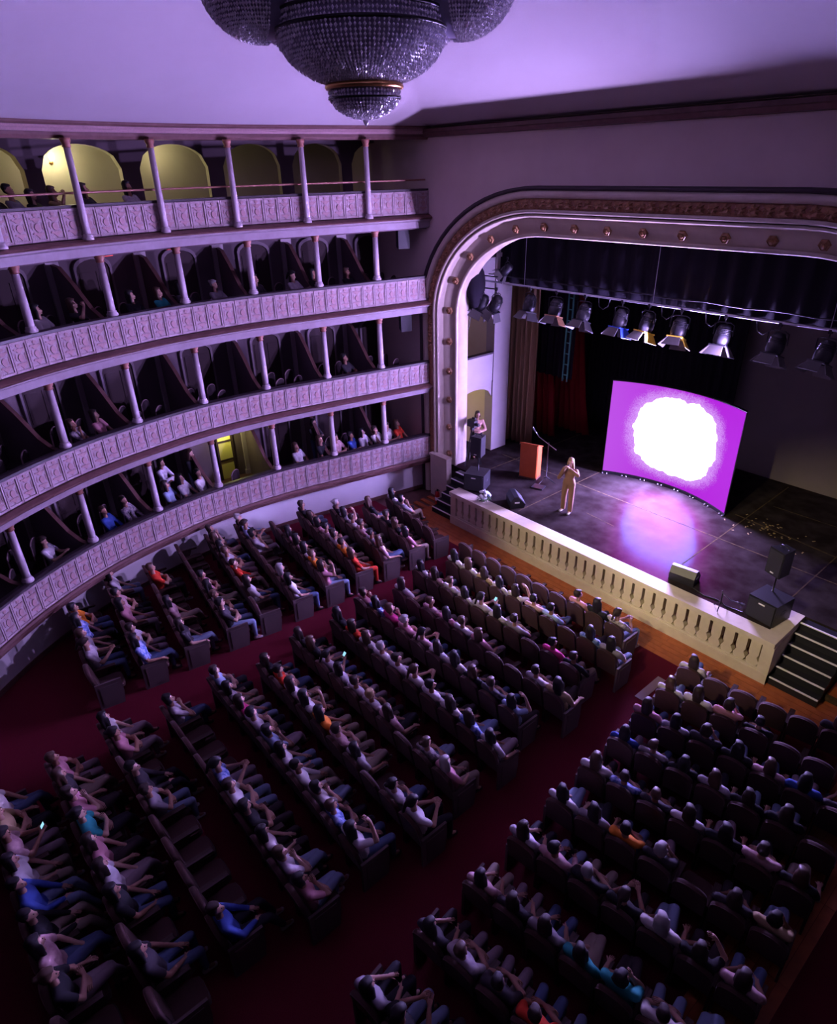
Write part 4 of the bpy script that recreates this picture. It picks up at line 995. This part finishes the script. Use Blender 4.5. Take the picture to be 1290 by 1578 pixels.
def arm_hulls(arms, grow=0.0, upto=2, lean=0, sleeve=1.0):
    H = []
    for sx, (el, wr, hd) in zip((1, -1), arms):
        sh = Vector((sx * .185, -.135 + lean, 1.01)); el = Vector(el); wr = Vector(wr)
        if sleeve < 1: H.append([(sh, .058 + grow), (sh.lerp(el, sleeve), .052 + grow)])
        else: H.append([(sh, .056 + grow), (el, .044 + grow)])
        if upto > 1: H.append([(el, .044 + grow), (wr, .029 + grow)])
    return H
def hand_extra(arms):
    X_ = []; palm = []
    for sx, (el, wr, hd) in zip((1, -1), arms):
        wr = Vector(wr); hd = Vector(hd); d = hd.normalized(); side = d.cross(Vector((0, 0, 1)))
        side = side.normalized() if side.length > .1 else Vector((1, 0, 0)); nrm = side.cross(d)
        c = wr + d * .05
        palm.append([(wr + d * .01, .026), (c + side * .022, .02), (c - side * .022, .02), (wr + d * .085 + side * .025, .016), (wr + d * .085 - side * .025, .016)])
        for i, (o, l) in enumerate(((.030, .058), (.010, .072), (-.011, .067), (-.031, .05))):
            a = wr + d * .085 + side * o; m = a + d * l * .55 - nrm * .008; e = m + d * l * .4 - nrm * .022
            X_.append(([(a, .0105), (m, .0095)], 0)); X_.append(([(m, .0095), (e, .008)], 0))
        tb = wr + d * .035 + side * .026 * -sx; te = tb + d * .045 + side * .034 * -sx - nrm * .01
        X_.append(([(tb, .013), (te, .0095)], 0))
    return palm, X_
def head_hulls(h, turn=0, tilt=0):
    R = Matrix.Rotation(turn, 3, 'Z') @ Matrix.Rotation(tilt, 3, 'X'); h = Vector(h)
    def q(x, y, z): return h + R @ Vector((x, y, z))
    hs = [[(q(0, -.012, .03), (.076, .092, .088)), (q(0, .03, -.06), (.048, .05, .05))], [(q(0, .085, -.005), .012), (q(0, .102, -.028), .014), (q(0, .08, -.03), .016)],
          [(q(.078, -.005, -.01), (.012, .02, .028))], [(q(-.078, -.005, -.01), (.012, .02, .028))], [(q(0, .07, -.075), .024)]]
    ex = [([(q(.032, .078, .012), (.013, .008, .008))], 1), ([(q(-.032, .078, .012), (.013, .008, .008))], 1), ([(q(.018, .088, -.058), .006), (q(-.018, .088, -.058), .006)], 2)]
    return hs, ex, q
def hair_hulls(q, style):
    cap = [[(q(0, -.03, .055), (.088, .092, .082)), (q(0, -.045, -.01), (.084, .07, .06))], [(q(0, .05, .105), (.06, .04, .025)), (q(0, -.02, .12), (.07, .06, .03))]]
    if style == 'long': cap += [[(q(0, -.075, -.02), (.085, .045, .06)), (q(0, -.09, -.24), (.085, .035, .06))], [(q(.075, -.01, .0), (.022, .05, .05)), (q(.085, -.03, -.18), (.022, .035, .05))], [(q(-.075, -.01, .0), (.022, .05, .05)), (q(-.085, -.03, -.18), (.022, .035, .05))]]
    if style == 'bob': cap += [[(q(0, -.07, -.02), (.095, .05, .06)), (q(0, -.07, -.1), (.09, .045, .04))], [(q(.08, -.01, -.02), (.02, .05, .07))], [(q(-.08, -.01, -.02), (.02, .05, .07))]]
    if style == 'bun': cap += [[(q(0, -.12, .07), .045)]]
    if style == 'tail': cap += [[(q(0, -.12, .03), .03), (q(0, -.15, -.16), .026)]]
    return cap
def seated(name, arm, legs='flat', turn=0, tilt=0, lean=0, style='short', sleeve=.62):
    A = ARMS[arm]; P = {}
    hs, ex, q = head_hulls((0, -.10 + lean, 1.255), turn, tilt)
    palm, fing = hand_extra(A)
    torso = [[((.09, -.10, .57), (.085, .10, .09)), ((-.09, -.10, .57), (.085, .10, .09)), ((0, -.12, .72), (.13, .095, .08))], [((0, -.12, .72), (.13, .09, .08)), ((.14, -.13 + lean, .98), (.055, .065, .07)), ((-.14, -.13 + lean, .98), (.055, .065, .07)), ((0, -.10 + lean, .92), (.14, .10, .08))]]
    neck = [[((0, -.12 + lean, 1.05), .055), ((0, -.108 + lean, 1.18), .046)]]
    if legs == 'flat': L = [((.10, -.08, .55), (.135, .38, .54), (.13, .40, .11), (.135, .52, .045)), ((-.10, -.08, .55), (-.135, .38, .54), (-.13, .40, .11), (-.135, .52, .045))]
    elif legs == 'crossed': L = [((.10, -.08, .55), (.03, .40, .66), (-.06, .50, .33), (-.08, .61, .27)), ((-.10, -.08, .55), (-.10, .38, .54), (-.10, .40, .11), (-.10, .52, .045))]
    elif legs == 'out': L = [((.10, -.08, .55), (.15, .36, .54), (.15, .56, .12), (.15, .68, .06)), ((-.10, -.08, .55), (-.13, .36, .54), (-.10, .54, .12), (-.10, .66, .06))]
    lh = []; tr = []; shoe = []
    for hp, kn, an, toe in L:
        lh += [[(hp, .085), (kn, .056)], [(kn, .056), (an, .036)], [(an, .036), (toe, .03)]]
        tr += [[(hp, .10), (kn, .070)], [(kn, .070), (Vector(kn).lerp(Vector(an), .92), .050)]]
        shoe += [[(Vector(an) + Vector((0, -.03, -.05)), .042), (toe, .036)], [(an, .042), (Vector(an) + Vector((0, 0, -.05)), .045)]]
    P['body'] = sculpt(name, hs + neck + torso + arm_hulls(A, 0, 2, lean) + palm + lh, .014, 1500, [M['skin'], M['eye'], M['lip']], ex + fing)
    g = .014
    top = [[(c, tuple(a + g for a in r)) for c, r in h] for h in torso] + arm_hulls(A, g, 1 if sleeve < 1 else 2, lean, sleeve)
    P['top'] = sculpt('top', top, .018, 620, [TOPS['W'][0]])
    P['trousers'] = sculpt('trousers', tr + [[((.09, -.10, .57), (.10, .115, .10)), ((-.09, -.10, .57), (.10, .115, .10))]], .02, 480, [BOTTOMS[0]])
    P['shoes'] = [sculpt('shoe', shoe[k:k + 2], .016, 130, [SHOES[0]], smooth=1) for k in (0, 2)]
    P['hair'] = sculpt('hair', hair_hulls(q, style), .014, 320, [HAIRS[0]])
    for me in [P['body'], P['top'], P['trousers'], P['hair']]:                 # settle back into the seat
        for v in me.vertices:
            if v.co.z > .52: d = v.co.z - .52; v.co.z = .52 + d * .92; v.co.y -= d * .20
    return P
VAR = [seated('person', 'lap', 'flat', 0, 0, 0, 'long'), seated('person', 'cross', 'flat', .2, 0, 0, 'short'), seated('person', 'chin', 'crossed', -.15, .1, .03, 'bob'), seated('person', 'phone', 'flat', 0, -.35, .02, 'tail'),
       seated('person', 'rest', 'crossed', .35, 0, 0, 'long'), seated('person', 'lap', 'out', -.3, .05, 0, 'short', 1.0), seated('person', 'cross', 'crossed', 0, -.1, .02, 'bun'), seated('person', 'raise', 'flat', .1, 0, 0, 'long')]
def standing(name, A, lean=0, turn=0, tilt=0, style='long', legs=None, sleeve=1.0, wide=0, faces=1):
    """standing figure 1.66 m tall, built on the same torso raised by .34"""
    up = Vector((0, .11, .345)); P = {}
    A = [tuple(Vector(p) + (up if i < 2 else Vector()) for i, p in enumerate(a)) for a in A]
    hs, ex, q = head_hulls((0, 0.02 + lean, 1.255 + .29), turn, tilt)
    palm, fing = hand_extra(A)
    zt = .29
    torso = [[((.08, 0, .95), (.085, .095, .09)), ((-.08, 0, .95), (.085, .095, .09)), ((0, 0, 1.08), (.115, .085, .07))], [((0, 0, 1.08), (.115, .085, .07)), ((.135, -.01 + lean, 1.29), (.055, .06, .06)), ((-.135, -.01 + lean, 1.29), (.055, .06, .06)), ((0, .02 + lean, 1.22), (.13, .09, .07))]]
    neck = [[((0, -.005 + lean, 1.34), .052), ((0, .01 + lean, 1.47), .044)]]
    def arms(grow, upto=2, sl=1.0):
        H = []
        for sx, (el, wr, hd) in zip((1, -1), A):
            sh = Vector((sx * .175, -.01 + lean, 1.31)); e = sh.lerp(el, sl)
            H.append([(sh, .054 + grow), (e, .042 + grow)])
            if upto > 1: H.append([(el, .042 + grow), (wr, .028 + grow)])
        return H
    L = legs or [((.085, 0, .92), (.095, .02, .50), (.10, -.01, .09), (.115, .13, .035)), ((-.085, 0, .92), (-.095, .02, .50), (-.10, -.01, .09), (-.115, .13, .035))]
    lh = []; tr = []; shoe = []
    for hp, kn, an, toe in L:
        lh += [[(hp, .085), (kn, .055)], [(kn, .055), (an, .036)], [(an, .036), (toe, .028)]]
        tr += [[(hp, .10), (kn, .068 + wide)], [(kn, .068 + wide), (Vector(an) + Vector((0, 0, .0)), .052 + wide * 1.5)]]
        shoe += [[(Vector(an) + Vector((0, -.03, -.045)), .04), (toe, .033)]]
    P['body'] = sculpt(name, hs + neck + torso + arms(0) + palm + lh, .012, 2200 * faces, [M['skin'], M['eye'], M['lip']], ex + fing)
    g = .014; P['top'] = sculpt('top', [[(c, tuple(a + g for a in r)) for c, r in h] for h in torso] + arms(g, 2 if sleeve >= 1 else 1, min(1, sleeve)), .014, 1000, [TOPS['W'][0]])
    P['trousers'] = sculpt('trousers', tr + [[((.08, 0, .95), (.10, .11, .10)), ((-.08, 0, .95), (.10, .11, .10))]], .015, 800, [BOTTOMS[0]])
    P['shoes'] = [sculpt('shoe', shoe[k:k + 1], .013, 130, [SHOES[0]], smooth=1) for k in (0, 1)]
    P['hair'] = sculpt('hair', hair_hulls(q, style), .012, 500, [HAIRS[0]])
    return P
def put(P, loc, rz, lab, skin, top, bottom, hair, shoe=None, group='audience', sc=1.0):
    def mk(name, me, m, par=None):
        o = link(name, me, par); o.material_slots[0].link = 'OBJECT'; o.material_slots[0].material = m; return o
    o = mk('person', P['body'], skin); o.location = loc; o.rotation_euler = (0, 0, rz); o.scale = (sc, sc, sc); tag(o, lab, 'person', group)
    mk('hair', P['hair'], hair, o); mk('top', P['top'], top, o); mk('trousers', P['trousers'], bottom, o); [mk('shoe', m_, shoe or SHOES[0], o) for m_ in P['shoes']]
    return o
DOWN = [((.24, -.02, .66), (.22, .04, .42), (0, .03, -.08)), ((-.24, -.02, .66), (-.22, .04, .42), (0, .03, -.08))]
FOLD = [((.24, .04, .72), (-.03, .16, .74), (-.08, -.02, .01)), ((-.24, .04, .72), (.03, .17, .68), (.08, -.02, .01))]
SDOWN = standing('person', DOWN, style='long'); SFOLD = standing('person', FOLD, style='bob')
rp = random.Random(21)
phone_spots = []
for i, (x, y, z, rz, code, lab) in enumerate(PEOPLE):
    c = code[0]; top = rp.choice(TOPS[c]); skin = rp.choice(SKINS); hair = rp.choice([0, 0, 0, 0, 0, 1, 1, 1, 1, 2, 2, 3 if rp.random() < .5 else 0, 4 if rp.random() < .3 else 0]); bot = rp.choice(BOTTOMS)
    if c == 'R' and 'fourth row of left' in lab: bot = TOPS['R'][0]
    shoe = rp.choice([SHOES[0], SHOES[0], SHOES[1]])
    if code.endswith('s'):
        put(SFOLD if i % 2 else SDOWN, (x, y, z), rz, lab, skin, top, bot, HAIRS[hair], shoe); continue
    v = rp.choice([0, 0, 1, 1, 2, 3, 4, 4, 5, 6, 7 if rp.random() < .4 else 0])
    o = put(VAR[v], (x, y, z), rz + rp.uniform(-.1, .1), lab, skin, top, bot, HAIRS[hair], shoe, sc=rp.uniform(.95, 1.04))
    if v == 3: phone_spots.append(o)
# the speaker on stage: tan trousers and blouse, both hands up at the microphone
SPK = [((.25, .06, .74), (.075, .13, 1.06), (-.03, .01, .06)), ((-.30, .05, .93), (-.09, .13, 1.10), (.05, .01, .05))]
tanc = cloth('tan_suit', (.27, .15, .09)); blond = mat('hair_light', (.30, .19, .10), .5)
sp_ = standing('person', SPK, 0, .2, -.12, 'long', wide=.012, faces=1.6, legs=[((.09, 0, .92), (.115, .02, .50), (.13, -.01, .09), (.15, .13, .035)), ((-.09, 0, .92), (-.11, .03, .50), (-.115, .05, .09), (-.13, .19, .035))])
put(sp_, (-10.04, 14.0, STAGE), math.radians(192), 'person in a tan blouse and wide trousers speaking on stage, hands raised', SKINS[0], tanc, tanc, blond, SHOES[1], 'people on stage')
b = MB(); b.lathe([(.012, 0), (.014, .14), (.026, .15), (.028, .18), (.01, .205)], 10); mc = b.build('microphone', 'black'); tag(mc, 'black hand microphone held by the speaker on stage', 'microphone')
R_ = Matrix.Rotation(math.radians(192), 4, 'Z'); q_ = R_ @ Vector((.0, .245, 1.36)); mc.location = (-10.04 + q_.x, 14.0 + q_.y, STAGE + q_.z); mc.rotation_euler = (math.radians(25), 0, math.radians(192))
pinkc = cloth('pale_pink_blouse', (.60, .36, .28))
put(SFOLD, (-14.62, 14.92, STAGE), math.radians(-120), 'person in a pale pink blouse standing in the yellow side doorway of the stage', SKINS[1], pinkc, BOTTOMS[1], HAIRS[1], SHOES[0], 'people on stage')
# video camera on tripod in the side doorway
t = tag(empty('video_camera', (-14.35, 14.42, STAGE), math.radians(-90)), 'black video camera on a tripod beside the side doorway', 'camera')
for k in range(3):
    a = 2 * PI * k / 3; b = MB(); b.tube([(.03 * math.cos(a), .03 * math.sin(a), 1.25), (.32 * math.cos(a), .32 * math.sin(a), .01)], .018, 6); b.build('leg', 'blackmetal', t)
b = MB(); b.box(-.05, .05, -.05, .05, 1.22, 1.34); b.box(-.09, .09, -.16, .16, 1.34, 1.56); b.build('body', 'black', t)
b = MB(); b.tube([(0, .16, 1.45), (0, .30, 1.45)], .055, 10); b.build('lens', 'black', t)
b = MB(); b.box(-.16, -.09, -.12, .02, 1.46, 1.6); b.build('viewfinder', 'black', t)
# phones held by people bent over them
pmat = mat('phone_screen', (.02, .02, .03), .2, emit=((.35, .75, 1.0), 1.1))
b = MB(); b.box(-.038, .038, -.005, .005, -.075, .075, 0); b.box(-.034, .034, -.0065, -.005, -.068, .068, 1); pme = b.mesh('phone', [M['black'], pmat])
for k, o in enumerate(phone_spots[1::3]):
    ph = link('phone', pme); R2 = Matrix.Rotation(o.rotation_euler.z, 4, 'Z'); q2 = R2 @ Vector((0, .24, .90)) * o.scale.x; ph.location = Vector(o.location) + q2; ph.rotation_euler = (math.radians(-40), 0, o.rotation_euler.z)
    pl = o['label'].split(' ', 3)[3].replace(',', ' person').replace(' top person', '-topped person').replace(' seat from', ' from').replace(' row of', ' row,').replace(' seated', '-topped person').replace('top-topped', 'topped'); tag(ph, 'lit phone of ' + pl, 'phone', 'phones in the audience')

bpy.data.scenes.remove(TMP)
